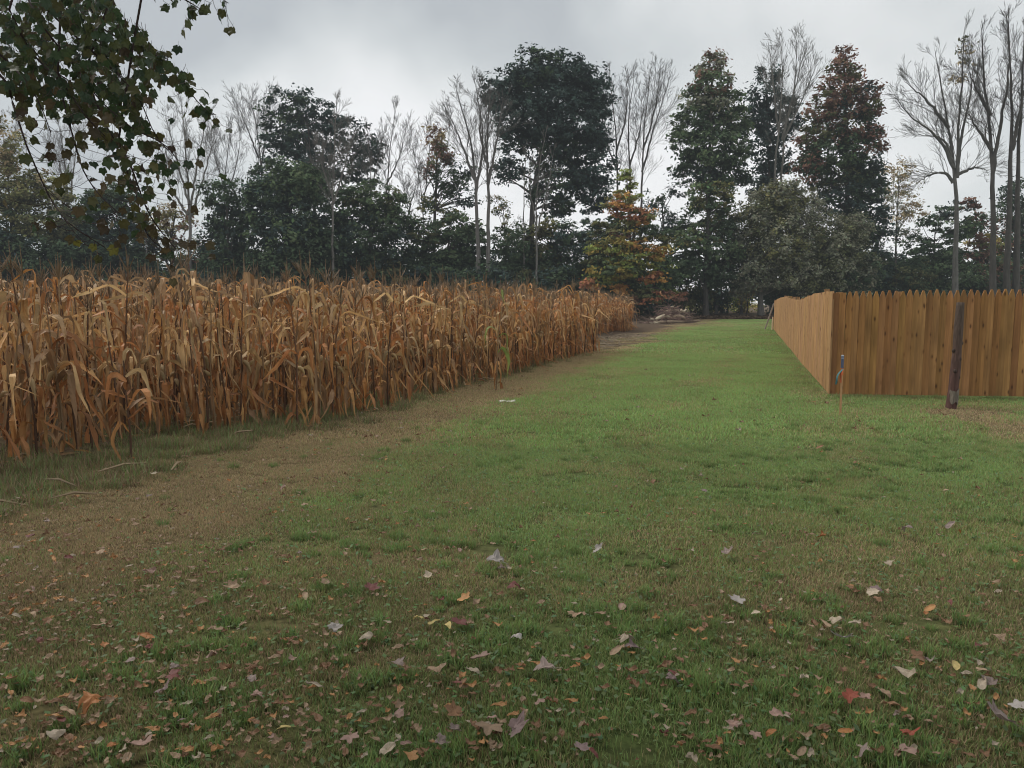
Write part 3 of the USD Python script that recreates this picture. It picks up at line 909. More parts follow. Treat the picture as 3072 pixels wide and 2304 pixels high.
def lobes_foliage(lobes, Y, seed, dens=1.0, leaf=0.26, cl_r=0.75, flat=0.6, depth=1.0, per=34):
    """lobes: (u, v, ru, rv, colour or colours[, dy]) -> v, f, tint and the cluster centres"""
    r = np.random.default_rng(seed)
    Cs, Ns, Ss, Ts, centres = [], [], [], [], []
    m = pxm(Y)
    for lb in lobes:
        u, v, ru, rv, col = lb[:5]
        dy = lb[5] if len(lb) > 5 else r.uniform(-1.2, 1.2)
        c = at(u, v, Y + dy)
        ru, rv = ru * 1.10, rv * 1.10
        a, b, d = ru * m, rv * m, max(0.8, 0.8 * (ru + rv) * 0.5 * m * depth)
        area = 4 * math.pi * ((a * b) ** 1.6 + (a * d) ** 1.6 + (b * d) ** 1.6) ** (1 / 1.6) / 3 ** (1 / 1.6)
        n = max(4, int(area * 0.70 * dens / cl_r ** 2))
        g = r.normal(size=(n, 3))
        g /= np.linalg.norm(g, axis=1, keepdims=True)
        rad = r.random(n)[:, None] ** (1 / 3.6)
        wob = 0.74 + 0.52 * meshkit.noise(g * 2.2 + seed % 17 + 5, seed % 101)[:, None]
        cc = c + g * rad * wob * np.array([a, d, b])
        centres.append(cc)
        cols = [col] if np.ndim(col) == 1 else col
        for q in range(n):
            k = max(6, int(per * r.uniform(0.5, 1.4)))
            rr1 = cl_r * r.uniform(0.55, 1.2)
            off = r.normal(size=(k, 3)) * rr1 * 0.5 * np.array([1, 1, flat])
            base = np.array(cols[int(r.integers(0, len(cols)))]) * r.uniform(0.72, 1.3)
            nn = g[q] * 0.55 + np.array([0, 0, 0.75]) + r.normal(size=(k, 3)) * 0.55
            Cs.append(cc[q] + off)
            Ns.append(nn / np.linalg.norm(nn, axis=1, keepdims=True))
            Ss.append(leaf * r.uniform(0.6, 1.3, k))
            Ts.append(base * r.uniform(0.75, 1.28, (k, 1)) * (1 + r.normal(0, 0.05, (k, 3))))
    C, Nn, S, Tt = np.vstack(Cs), np.vstack(Ns), np.concatenate(Ss), np.clip(np.vstack(Ts) * 2.25, 0.008, 0.6)
    v, f = leaf_cards(C, Nn, S, r)
    return v, f, np.repeat(Tt, 4, 0), np.vstack(centres)


n_tris = 0


def forward(lobes):
    return [lb[:5] + ((-2.4 if np.max(np.array(lb[4])[..., 0]) > .12 else 0.6),) for lb in lobes]


def leafy_tree(name, label, cat, Y, trunk, lobes, dens=1.0, leaf=0.26, cl_r=0.75, flat=0.6, r0=0.28, bark=BARK_D, group=None, limbs=26, depth=1.0, per=34, top_at=None, seed=None):
    """trunk: [(u, v), ...] from the ground up, in photo pixels at distance Y"""
    global n_tris
    seed = seed if seed is not None else int(abs(trunk[0][0]) * 7 + len(lobes))
    r = np.random.default_rng(seed + 1)
    fx = at(trunk[0][0], 315, Y)[0]
    foot = np.array([fx, Y, float(height(fx, Y)) - 0.1])
    root = xf(name, foot, 0, label, cat, group)
    pts = np.array([foot] + [at(u, v, Y + dy) for (u, v), dy in zip(trunk[1:], np.cumsum(r.normal(0, 0.25, len(trunk))))])
    K = 16
    path_ = resample(pts, K)
    rad = r0 * (np.linspace(1, 0.2, K) + 0.35 * np.exp(-np.linspace(0, 12, K)))
    v, f = tubes([path_], [rad], 9)
    part(root, "trunk", v - foot, f, M_BARK, np.array(bark) * r.uniform(0.9, 1.1), smooth_n=True)
    v, f, t, cen = lobes_foliage(lobes, Y, seed, dens, leaf, cl_r, flat, depth, per)
    cpart = part(root, "crown", v - foot, f, M_FOLIAGE, t)
    n_tris += len(f)
    if limbs:
        pick = cen[r.choice(len(cen), min(limbs, len(cen)), replace=False)]
        P, R = [], []
        for c in pick:
            k0 = int(np.clip(np.searchsorted(path_[:, 2], c[2] - r.uniform(0.5, 4.0)), 3, K - 1))
            a = path_[k0]
            mid = (a + c) / 2 + np.array([0, 0, 0.10 * np.linalg.norm(c - a)]) + r.normal(0, 0.2, 3)
            P.append(resample([a, mid, c], 7))
            R.append(np.linspace(min(rad[k0] * 0.55, 0.13), 0.025, 7))
        v, f = tubes(P, R, 5)
        part(root, "limbs", v - foot, f, M_BARK, np.array(bark), kind=None)
    return root


def grow(p, d, L, rad, level, out, r, up=0.25, spread=0.6, kids=(7, 5, 4), maxlev=3, wig=0.16):
    k = 5 if level < 3 else 3
    pts, dd = [p], d / np.linalg.norm(d)
    for s in range(k - 1):
        dd = dd + r.normal(0, wig, 3) + np.array([0, 0, up * 0.25])
        dd /= np.linalg.norm(dd)
        pts.append(pts[-1] + dd * L / (k - 1))
    pts = np.array(pts)
    out.setdefault(level, []).append((pts, np.linspace(rad, rad * 0.4, k)))
    if level >= maxlev:
        return
    n = max(1, int(round(kids[min(level, len(kids) - 1)] * r.uniform(0.75, 1.25))))
    for m in range(n):
        t = r.uniform(0.22, 1.0) if m else 1.0
        x = t * (k - 1)
        i = min(int(x), k - 2)
        q = pts[i] + (pts[i + 1] - pts[i]) * (x - i)
        ax = pts[i + 1] - pts[i]
        ax /= np.linalg.norm(ax)
        side = r.normal(size=3)
        side -= ax * side.dot(ax)
        side /= np.linalg.norm(side)
        nd = ax + side * spread * r.uniform(0.55, 1.25) * (0.5 if m == 0 else 1)
        grow(q, nd, L * r.uniform(0.42, 0.68) * (1.15 - 0.5 * t), rad * 0.58 * (1.1 - 0.4 * t), level + 1, out, r, up, spread, kids, maxlev, wig)


def bare_tree(name, label, Y, stems, r0=0.2, bark=BARK_G, start=0.45, reach=34, kids=(8, 6, 5), n_side=18, seed=1, spread=0.50, twig=0.016, up=0.27, cat="bare tree", group=None, tuft=None):
    """stems: photo-pixel polylines from the ground or a fork upwards. reach: how far the side branches go, in pixels"""
    global n_tris
    r = np.random.default_rng(seed)
    fx = at(stems[0][0][0], 315, Y)[0]
    foot = np.array([fx, Y, float(height(fx, Y)) - 0.1])
    root = xf(name, foot, 0, label, cat, group)
    out, limbs = {}, []
    m = pxm(Y)
    for si, stem in enumerate(stems):
        ground_up = stem[0][1] > 285
        gp_ = at(stem[0][0], 315, Y)
        pts = [np.array([gp_[0], Y, float(height(gp_[0], Y)) - 0.1]) if ground_up else at(*stem[0], Y)] + [at(u, v, Y + (0 if k == 0 else r.normal(0, 0.5))) for k, (u, v) in enumerate(stem[1:])]
        K = 18
        path_ = resample(pts, K)
        path_[1:-1] += r.normal(0, 0.035, (K - 2, 3))
        ra = r0 * (1 if ground_up else 0.58)
        rad = ra * (np.linspace(1, 0.16, K) ** 1.1 + (0.3 * np.exp(-np.linspace(0, 14, K)) if ground_up else 0))
        v, f = tubes([path_], [rad], 8)
        if ground_up:
            part(root, "trunk", v - foot, f, M_BARK, np.array(bark) * r.uniform(0.92, 1.08), smooth_n=True)
        else:
            limbs.append((v, f))
        st = start if ground_up else 0.08
        n = int(n_side * 1.25 * (1 if ground_up else 0.8))
        for b in range(n):
            t = st + (1 - st) * ((b + r.uniform(0, 1)) / n) ** 0.85
            x = min(t, 0.999) * (K - 1)
            i = int(x)
            q = path_[i] + (path_[i + 1] - path_[i]) * (x - i)
            ax = path_[i + 1] - path_[i]
            ax /= np.linalg.norm(ax)
            az = r.uniform(0, 6.28)
            side = np.array([math.cos(az), math.sin(az) * 0.8, 0.15])
            nd = ax * 0.9 + side * spread * r.uniform(0.6, 1.3)
            L = reach * 1.15 * m * r.uniform(0.6, 1.2) * (1.05 - 0.66 * t)
            grow(q, nd, max(L, 0.6), max(0.24 * rad[i], twig), 1, out, r, up, spread, kids, 3)
        grow(path_[-1], path_[-1] - path_[-2], reach * m * 0.3, max(rad[-1], twig), 2, out, r, up, spread * 0.8, kids, 3)
    for want in (5, 3):
        sel = [(p, q) for lv in out for p, q in out[lv] if len(p) == want]
        if sel:
            limbs.append(tubes(np.array([p for p, _ in sel]), np.maximum(np.array([q for _, q in sel]), twig * 0.55), 3))
    v, f, _t = join(limbs)
    part(root, "crown", v - foot, f, M_TWIG, np.array(bark) * 0.95)
    n_tris += len(f)
    if tuft:
        v, f, t, _c = lobes_foliage(tuft, Y, seed + 5, 0.5, 0.2, 0.5, 0.6, 1.0, 14)
        part(root, "last_leaves", v - foot, f, M_FOLIAGE, t)
    return root


# --- leafy trees, left to right
leafy_tree("autumn_tree", "olive and tan autumn tree at the far left edge behind the corn", "tree", 76, [(12, 318), (12, 240), (8, 180)],
           [(5, 150, 9, 24, (TN, OL)), (14, 192, 24, 20, (OL, OL, DR)), (38, 188, 20, 17, (OL, OL, TN)), (8, 222, 25, 22, (DK, OL)), (44, 222, 24, 20, (OL, DR, DR))], 1.05, leaf=0.24)
leafy_tree("dark_tree", "low dark green tree at the far left edge above the tassels", "tree", 73, [(18, 318), (18, 270)], [(-8, 252, 26, 24, (DK, BL)), (20, 256, 34, 22, (DK, BL, MD)), (50, 262, 24, 20, DK)], 0.95)
leafy_tree("olive_tree", "small olive brown tree between the dark masses at left", "tree", 79, [(66, 318), (66, 240), (63, 205)], [(62, 200, 13, 10, OL), (70, 222, 18, 20, (OL, DR)), (64, 243, 20, 14, (DR, DK))], 0.7)
leafy_tree("dark_tree", "broad dark green tree behind the hanging maple twigs", "tree", 77, [(108, 318), (108, 240), (106, 205)],
           [(95, 204, 15, 13, DK), (118, 198, 18, 13, (DK, MD)), (108, 224, 32, 21, (DK, BL)), (88, 246, 27, 23, DK), (132, 248, 24, 25, (DK, BL)), (110, 265, 38, 18, DK)], 0.95)
leafy_tree("brown_thicket_tree", "brownish thinning tree right of the hanging maple twigs", "tree", 80, [(172, 318), (172, 240), (176, 212)],
           [(160, 214, 15, 12, (TN, OL)), (182, 224, 18, 16, (TN, RB, OL)), (155, 244, 20, 18, (OL, DR)), (190, 250, 17, 18, (RB, OL)), (170, 268, 32, 15, (DR, DK))], 0.55, leaf=0.22)
leafy_tree("dark_tree", "dark green rounded tree left of the big bushy pair", "tree", 76, [(228, 318), (228, 240), (226, 200)],
           [(221, 195, 16, 13, DK), (232, 214, 22, 21, (DK, BL)), (224, 244, 24, 25, (DK, BL)), (228, 268, 30, 16, DK)], 0.95)
leafy_tree("gappy_oak", "tall dark tree with gaps of sky in its round crown, left of centre", "oak tree", 90, [(316, 318), (316, 240), (312, 180), (308, 125)],
           [(288, 110, 25, 16, (BL, DK)), (318, 117, 21, 15, BL), (279, 136, 20, 17, (BL, DK)), (309, 143, 28, 18, BL), (345, 133, 15, 16, BL), (367, 146, 15, 18, BL), (335, 163, 24, 19, (BL, DK)),
            (290, 166, 28, 20, BL), (262, 180, 14, 14, DK), (364, 174, 15, 14, BL), (320, 186, 28, 16, DK), (298, 97, 12, 7, BL)], 0.62, leaf=0.27, r0=0.34, limbs=40)
leafy_tree("bushy_tree", "large rounded dark green tree standing over the middle of the corn", "tree", 75, [(290, 318), (290, 240), (290, 190)],
           [(280, 176, 18, 15, (MD, DK)), (300, 186, 23, 19, (DK, MD)), (268, 204, 26, 24, (DK, BL)), (306, 220, 27, 29, (DK, BL)), (284, 238, 37, 28, (DK, MD, BL)), (323, 250, 20, 22, DK), (290, 266, 42, 18, DK)], 1.05, leaf=0.27)
leafy_tree("bushy_tree", "wide dark green tree right of the large rounded one", "tree", 77, [(370, 318), (370, 250), (372, 205)],
           [(374, 199, 26, 15, (MD, DK, DR)), (350, 214, 23, 21, DK), (390, 219, 20, 21, (DK, MD)), (366, 243, 40, 26, (DK, BL)), (372, 267, 44, 18, DK)], 1.0)
leafy_tree("rusty_topped_tree", "slim tree with a rusty brown top above dark green lower branches", "maple tree", 84, [(435, 318), (434, 240), (436, 190), (437, 140)],
           [(437, 138, 9, 12, (RB, TN)), (440, 157, 14, 13, (RB, RB, DR)), (430, 172, 9, 9, (RB, DK)), (458, 174, 13, 13, (BL, DK)), (446, 184, 16, 13, DK), (466, 199, 11, 11, BL), (428, 204, 11, 9, (OL, DK)), (445, 214, 15, 9, (DK, OL))], 0.6, leaf=0.24, limbs=34)
leafy_tree("green_tree", "mid green layered tree at the foot of the slim rusty one", "tree", 79, [(448, 318), (448, 260), (450, 225)],
           [(424, 234, 21, 17, (DK, DR)), (456, 229, 24, 16, (DK, MD)), (438, 253, 32, 20, (DK, MD)), (474, 248, 15, 22, DK), (432, 268, 34, 16, (MD, DK)), (455, 275, 30, 14, (MD, DK))], 0.9, flat=0.4)
leafy_tree("yellowing_sapling", "thin yellowing sapling between the twin bare trunks and the big oak", "tree", 86, [(506, 318), (505, 240), (503, 205)],
           [(500, 209, 13, 12, (OL, TN, DK)), (511, 226, 12, 12, (OL, DK)), (503, 243, 12, 10, DK)], 0.4, leaf=0.2, r0=0.12)
leafy_tree("big_oak", "tallest broad dark oak with a domed crown in the middle of the tree line", "oak tree", 86, [(531, 318), (531, 250), (534, 190), (545, 130), (548, 90)],
           [(534, 71, 24, 21, (BL, DK)), (559, 72, 26, 19, BL), (511, 91, 26, 18, BL), (585, 85, 22, 22, BL), (548, 99, 40, 26, BL), (596, 107, 16, 17, BL), (525, 119, 28, 19, BL), (571, 124, 35, 24, BL),
            (515, 139, 17, 17, BL), (600, 140, 11, 13, BL), (555, 149, 34, 21, (BL, DK)), (591, 165, 21, 24, BL), (508, 171, 16, 12, BL), (560, 189, 28, 23, (BL, DK)), (595, 194, 18, 19, BL), (503, 102, 17, 8, BL)], 0.82, leaf=0.28, r0=0.42, limbs=44, depth=0.9)
leafy_tree("shade_tree", "dark spreading tree under the big oak with an olive patch at its left", "tree", 79, [(560, 318), (560, 262), (562, 235)],
           [(514, 246, 17, 23, DK), (536, 240, 13, 13, (OL, DR)), (548, 229, 9, 9, OL), (540, 258, 24, 20, (DK, DR)), (576, 240, 28, 21, (DK, BL)), (610, 246, 24, 23, (DK, BL)), (560, 275, 40, 18, DK), (600, 280, 30, 16, DK)], 0.85)
leafy_tree("autumn_maple", "orange and yellow autumn maple at the end of the corn field", "maple tree", 71, [(634, 318), (633, 270), (629, 220), (627, 180)],
           forward([(627, 181, 6, 10, (YG, OL)), (628, 192, 10, 8, (OL, YG)), (622, 201, 13, 8, (RO, OL, OG)), (620, 212, 8, 5, (OG, RO)), (644, 215, 13, 8, (RO, OL, OG)), (632, 214, 12, 8, (RO, DR, OL)), (618, 226, 20, 9, (DK, DR, OL)), (606, 240, 14, 9, (DK, DR)), (660, 238, 12, 9, (DK, OL)), (645, 230, 12, 10, (DK, MD)), (624, 236, 14, 6, (DR, RB, YE)),
            (611, 247, 22, 7, (YG, YE, OL)), (640, 244, 12, 6, (OG, DR)), (655, 253, 13, 6, (OG, YE)), (632, 256, 24, 8, (YG, YE, MD)), (604, 262, 16, 8, (MD, DR)), (650, 266, 24, 9, (MD, YG)), (622, 270, 26, 8, (YG, MD, YE)), (653, 277, 9, 5, (OG, RO)),
            (588, 284, 8, 5, (OG, OG, RO)), (640, 286, 28, 8, (MD, DK)), (614, 281, 20, 7, (YG, MD)), (620, 290, 6, 4, (OG, OG)), (664, 291, 14, 6, (YG, MD)), (650, 297, 16, 7, (RB, DR, RO)), (612, 298, 22, 7, (MD, DK)), (675, 298, 7, 6, (RO, RB, OL)), (668, 280, 14, 7, (MD, DK))]),
           1.0, leaf=0.22, cl_r=0.62, flat=0.32, r0=0.2, limbs=40, depth=0.9)
leafy_tree("gappy_tree", "thin dark tree with much sky showing, right of the orange maple", "tree", 92, [(664, 318), (664, 250), (662, 200)],
           [(654, 204, 13, 13, (BL, DK)), (672, 224, 15, 15, BL), (682, 245, 17, 15, (BL, DK)), (664, 264, 20, 14, BL), (688, 268, 20, 14, DK), (676, 190, 8, 9, BL)], 0.42, leaf=0.25)
leafy_tree("tall_maple", "tall pointed green maple right of the gap of sky", "maple tree", 84, [(708, 318), (708, 240), (710, 150), (712, 70)],
           [(711, 64, 14, 12, (GO, RB, GO)), (712, 83, 19, 13, (GO, MD, RB)), (699, 99, 17, 12, (MD, GO)), (722, 104, 21, 17, (MD, GO)), (705, 121, 27, 17, (MD, DK)), (735, 124, 14, 17, (MD, DK)), (689, 144, 18, 15, (DK, MD)), (720, 149, 30, 19, (DK, MD)), (694, 169, 22, 15, (DK, BL)), (725, 177, 25, 15, (DK, BL)), (678, 135, 6, 10, MD)],
           0.85, leaf=0.27, r0=0.34, limbs=40)
leafy_tree("green_maple", "lighter green maple in front of the foot of the tall pointed one", "maple tree", 78, [(706, 318), (706, 262), (708, 220), (706, 190)],
           [(701, 190, 13, 9, (MD, OL)), (713, 199, 22, 14, (MD, OL, DK)), (700, 222, 23, 17, (MD, DK)), (725, 225, 17, 18, (DK, OL)), (690, 240, 17, 12, (MD, OL)), (715, 250, 27, 18, (DK, MD)), (690, 268, 26, 13, DK), (725, 274, 26, 13, DK)], 0.85, flat=0.4)
leafy_tree("dark_gappy_tree", "dark narrow tree with sky between its branches, behind the bare fan", "tree", 91, [(772, 318), (771, 220), (768, 150), (766, 80)],
           [(768, 76, 11, 11, BL), (764, 96, 16, 13, BL), (784, 109, 15, 13, BL), (758, 117, 13, 13, BL), (780, 127, 21, 15, BL), (764, 144, 15, 15, BL), (775, 164, 19, 15, BL), (760, 184, 14, 15, BL), (768, 205, 16, 14, (BL, DK))], 0.66, leaf=0.28, limbs=40)
leafy_tree("red_brown_maple", "tall maple turning reddish brown in its upper half", "maple tree", 83, [(848, 318), (848, 240), (846, 150), (844, 60)],
           [(843, 57, 8, 8, RB), (840, 73, 13, 11, (RB, DR)), (857, 72, 8, 6, RB), (868, 91, 12, 8, (RB, BL)), (838, 94, 19, 13, (RB, RB, DR)), (855, 107, 23, 13, (RB, DR, BL)), (821, 111, 15, 11, (RB, DR)), (845, 127, 31, 17, (DR, RB, DK)), (814, 139, 15, 13, (RB, DR)), (870, 139, 13, 13, (DK, RB)), (835, 154, 29, 15, (MD, DK)),
            (864, 164, 19, 15, BL), (811, 164, 17, 13, (RB, DK)), (845, 179, 34, 15, (DK, DR)), (872, 189, 13, 17, (BL, DK)), (850, 204, 29, 17, (DK, BL)), (879, 221, 10, 17, BL), (860, 235, 24, 16, DK)], 0.85, leaf=0.27, r0=0.36, limbs=44)
leafy_tree("grey_olive_tree", "wide grey olive tree with fine foliage behind the far end of the fence", "tree", 79, [(761, 318), (761, 285), (768, 250), (780, 215)],
           [(785, 189, 15, 9, GO), (776, 204, 27, 17, (GO, OL)), (800, 214, 24, 19, GO), (759, 224, 23, 19, (GO, DR)), (740, 246, 18, 17, GO), (785, 244, 34, 27, (GO, OL, GO)), (825, 239, 29, 21, (GO, DR)), (851, 229, 17, 15, GO), (840, 262, 31, 23, (GO, DR)), (800, 272, 44, 20, (GO, DR)),
            (754, 270, 26, 20, GO), (862, 274, 18, 18, (GO, DK)), (746, 288, 14, 10, (GO, GO, TN)), (728, 262, 10, 10, GO), (820, 290, 40, 10, (DR, DK))], 1.15, leaf=0.19, cl_r=0.6, flat=0.8, per=42, limbs=40, bark=BARK_P, r0=0.3)
leafy_tree("tan_tree", "pale tan thinning tree at the right shoulder of the reddish maple", "tree", 93, [(896, 318), (896, 240), (899, 180)],
           [(899, 169, 14, 9, TN), (906, 184, 12, 11, (TN, OL)), (889, 196, 12, 12, (TN, GO)), (913, 210, 12, 11, TN), (898, 216, 12, 12, (TN, GO)), (905, 235, 14, 12, (GO, DK))], 0.5, leaf=0.2, r0=0.16)
leafy_tree("layered_tree", "dark layered tree left of the tall bare tree, sky behind", "tree", 86, [(934, 318), (934, 250), (937, 215)],
           [(920, 246, 14, 8, DK), (931, 224, 9, 7, (DK, BL)), (945, 214, 13, 8, (BL, DK)), (955, 232, 19, 10, (DK, MD)), (940, 254, 24, 9, (DK, MD)), (966, 204, 9, 8, (BL, RB)), (925, 266, 22, 10, DK)], 0.85, flat=0.28, limbs=34, r0=0.16)
leafy_tree("rusty_tree", "rust and green tree between the two big bare trees", "tree", 88, [(982, 318), (982, 260), (980, 225)],
           [(975, 224, 13, 12, (RB, DK)), (985, 244, 15, 14, (YE, OL, RB)), (970, 260, 19, 12, (RB, DK, MD)), (990, 266, 18, 12, (OL, DK))], 0.85, flat=0.4)
leafy_tree("dark_tree", "dark tree at the far right edge behind the bare trunks", "tree", 90, [(1018, 318), (1018, 260), (1015, 200)],
           [(1014, 190, 10, 11, (DK, BL)), (1012, 214, 14, 15, DK), (1004, 244, 19, 18, (DK, RB)), (1018, 264, 14, 17, DK), (1030, 225, 18, 30, DK)], 0.8)

# --- bare trees
BG = None
bare_tree("dead_tree", "bare grey tree at the far left, half hidden by maple leaves", 86, [[(70, 318), (69, 240), (66, 175), (60, 128)], [(69, 205), (74, 170), (78, 130)], [(68, 200), (58, 160), (50, 140)]], 0.22, BARK_P, 0.5, 30, seed=1)
bare_tree("dead_tree", "thin bare tree at the left picture edge beside the autumn tree", 90, [[(8, 318), (7, 240), (5, 180), (3, 120)], [(6, 190), (14, 150), (16, 120)]], 0.16, BARK_P, 0.5, 24, seed=2)
bare_tree("dead_tree", "many stemmed bare tree rising just right of the hanging maple twigs", 78, [[(190, 318), (190, 250), (189, 200), (186, 150), (182, 110)], [(190, 212), (197, 165), (206, 120)], [(189, 205), (177, 160), (165, 115)], [(190, 218), (201, 185), (215, 135)], [(188, 215), (172, 190), (164, 160)]], 0.24, BARK_P, 0.6, 34, n_side=14, seed=3)
bare_tree("broken_snag", "pale broken trunk behind the tassels right of the maple twigs", 77, [[(148, 318), (147, 270), (146, 234)]], 0.24, BARK_P, 0.9, 8, n_side=4, seed=4, cat="dead trunk")
bare_tree("dead_tree", "slender bare tree left of the gappy round crowned tree", 88, [[(224, 318), (225, 240), (225, 180), (232, 124)], [(226, 200), (236, 165), (242, 130)], [(225, 190), (216, 160), (212, 135)]], 0.16, BARK_G, 0.5, 28, seed=5)
bare_tree("dead_tree", "bare fan shaped tree touching the left side of the gappy crown", 92, [[(264, 318), (264, 240), (261, 165), (256, 125), (249, 96)], [(261, 168), (267, 130), (272, 98)], [(259, 158), (246, 125), (238, 106)]], 0.2, BARK_G, 0.5, 34, seed=6)
bare_tree("dead_tree", "pale bare tree standing in front of the gappy round crown", 73, [[(333, 318), (333, 250), (333, 190), (335, 140), (337, 98)], [(333, 205), (345, 165), (352, 125)], [(333, 200), (322, 165), (318, 140)]], 0.17, BARK_P, 0.45, 30, seed=7)
bare_tree("dead_tree", "slim bare tree with an upright top between the two dark crowns", 88, [[(386, 318), (386, 240), (387, 185), (391, 145), (396, 108)], [(388, 182), (400, 155), (406, 128)]], 0.17, BARK_G, 0.5, 26, seed=8)
bare_tree("dead_tree", "small bare tree on the right flank of the gappy crown", 86, [[(372, 318), (371, 240), (371, 180), (367, 126)], [(371, 195), (378, 160), (384, 130)]], 0.13, BARK_G, 0.5, 22, seed=9)
bare_tree("dead_tree", "low twiggy bare tree left of the slim rusty topped tree", 82, [[(408, 318), (408, 250), (408, 212), (401, 172)], [(408, 215), (416, 185), (420, 165)]], 0.11, BARK_G, 0.5, 22, seed=10)
bare_tree("dead_tree", "wispy bare branches poking out around the rusty top", 89, [[(424, 318), (424, 240), (421, 190), (411, 138)], [(423, 205), (429, 160), (430, 122)], [(423, 195), (446, 150), (450, 118)]], 0.12, BARK_G, 0.5, 26, seed=11)
bare_tree("dead_tree", "tall twin trunked bare tree just left of the big oak", 75, [[(480, 318), (478, 250), (475, 175), (468, 132), (457, 92)], [(488, 318), (488, 250), (488, 195), (487, 145), (490, 96)], [(475, 180), (462, 145), (448, 112)], [(488, 185), (497, 140), (503, 102)], [(476, 192), (483, 140), (476, 88)], [(488, 168), (480, 130), (483, 92)]], 0.27, BARK_G, 0.55, 36, n_side=15, seed=12)
bare_tree("dead_tree", "first of three bare trees right of the big oak, leaning left at its top", 90, [[(616, 318), (617, 240), (617, 172), (615, 125), (609, 73)], [(617, 150), (626, 115), (627, 76)], [(617, 170), (604, 135), (600, 115)]], 0.21, BARK_G, 0.5, 28, seed=13)
bare_tree("dead_tree", "middle one of three bare trees right of the big oak", 89, [[(629, 318), (630, 240), (630, 172), (628, 125), (634, 78)], [(630, 165), (640, 130), (645, 95)]], 0.20, BARK_G, 0.5, 26, seed=14)
bare_tree("dead_tree", "right one of three bare trees beside the oak, fanning out to the right", 88, [[(638, 318), (640, 240), (642, 180), (644, 130), (650, 74)], [(642, 172), (655, 125), (668, 84)], [(643, 150), (655, 110), (660, 72)]], 0.21, BARK_G, 0.5, 32, seed=15)
bare_tree("dead_sapling", "pale thin bare sapling before the left half of the big oak", 77, [[(524, 318), (524, 250), (524, 200), (526, 145)]], 0.10, BARK_P, 0.45, 14, n_side=8, seed=16)
bare_tree("dead_sapling", "forked pale bare sapling before the trunk of the big oak", 76, [[(537, 318), (537, 270), (536, 225), (539, 170), (546, 132)], [(536, 225), (530, 190), (529, 160)], [(537, 232), (547, 190), (554, 150)]], 0.14, BARK_P, 0.45, 16, n_side=9, seed=17)
bare_tree("dead_tree", "bare fan shaped tree rising between the pointed maple and the reddish one", 82, [[(773, 318), (774, 240), (775, 165), (781, 110), (782, 40)], [(780, 318), (781, 240), (782, 170), (788, 115), (806, 48)], [(782, 140), (794, 90), (797, 36)], [(783, 140), (800, 105), (816, 66)], [(778, 130), (774, 90), (770, 52)]], 0.21, BARK_P, 0.58, 32, n_side=15, seed=18, spread=0.38)
bare_tree("dead_tree", "big bare tree with a wide crown left of the rightmost bare tree", 77, [[(955, 318), (956, 250), (956, 190), (952, 150), (945, 108), (937, 62)], [(957, 178), (959, 120), (962, 80), (964, 32)], [(954, 168), (944, 147), (930, 130), (912, 118), (896, 98)], [(957, 175), (962, 135), (971, 92), (973, 58)], [(953, 162), (943, 140), (921, 135)], [(949, 128), (926, 100), (905, 82)], [(953, 183), (945, 173), (930, 175), (917, 183)], [(957, 175), (974, 168), (986, 170)]],
          0.32, BARK_G, 0.62, 36, n_side=14, seed=19, tuft=[(966, 52, 6, 14, (TN, DR)), (958, 80, 5, 8, TN)])
bare_tree("dead_tree", "rightmost big bare tree with several heavy trunks above the fence", 74, [[(993, 318), (993, 250), (993, 190), (990, 130), (985, 82), (982, 36)], [(1006, 318), (1008, 240), (1010, 170), (1012, 110), (1008, 20)], [(1015, 318), (1017, 240), (1018, 160), (1022, 90), (1024, 40)], [(993, 172), (1001, 120), (1009, 72), (1007, 28)], [(991, 115), (978, 92), (969, 72)], [(992, 150), (975, 125), (968, 110)], [(1012, 150), (1020, 110), (1030, 60)]],
          0.34, BARK_D, 0.6, 38, n_side=15, seed=20)

# --- shrubs at the foot of the trees
SHADES = [("dark green", (DK, BL)), ("blackish green", BL), ("dull green", (DK, DR)), ("mid green", (MD, DK))]
LAND = [(15, "below the olive and tan autumn tree"), (66, "below the small olive brown tree"), (108, "below the hanging maple twigs"), (150, "by the pale broken trunk"), (190, "below the many stemmed bare tree"), (228, "below the dark rounded tree"), (290, "below the large rounded tree over the corn"), (333, "by the pale bare tree"), (370, "below the wide dark tree"), (408, "below the low twiggy bare tree"), (440, "below the rusty topped tree"), (484, "below the twin trunked bare tree"), (535, "below the big oak"), (580, "below the right half of the big oak"), (625, "left of the orange maple's trunk"), (665, "right of the orange maple's trunk"), (700, "below the tall pointed maple")]
seen_land = {}
u0, k = -20, 0
rs = random.Random(9)
def shrub_label(nm, u):
    w = min(LAND, key=lambda t: abs(t[0] - u))[1]
    seen_land[w] = seen_land.get(w, 0) + 1
    return f"{nm} shrub {w}" if seen_land[w] == 1 else f"{nm} shrub {w}, {['', 'next', 'third', 'fourth'][seen_land[w] - 1]} one to the right"


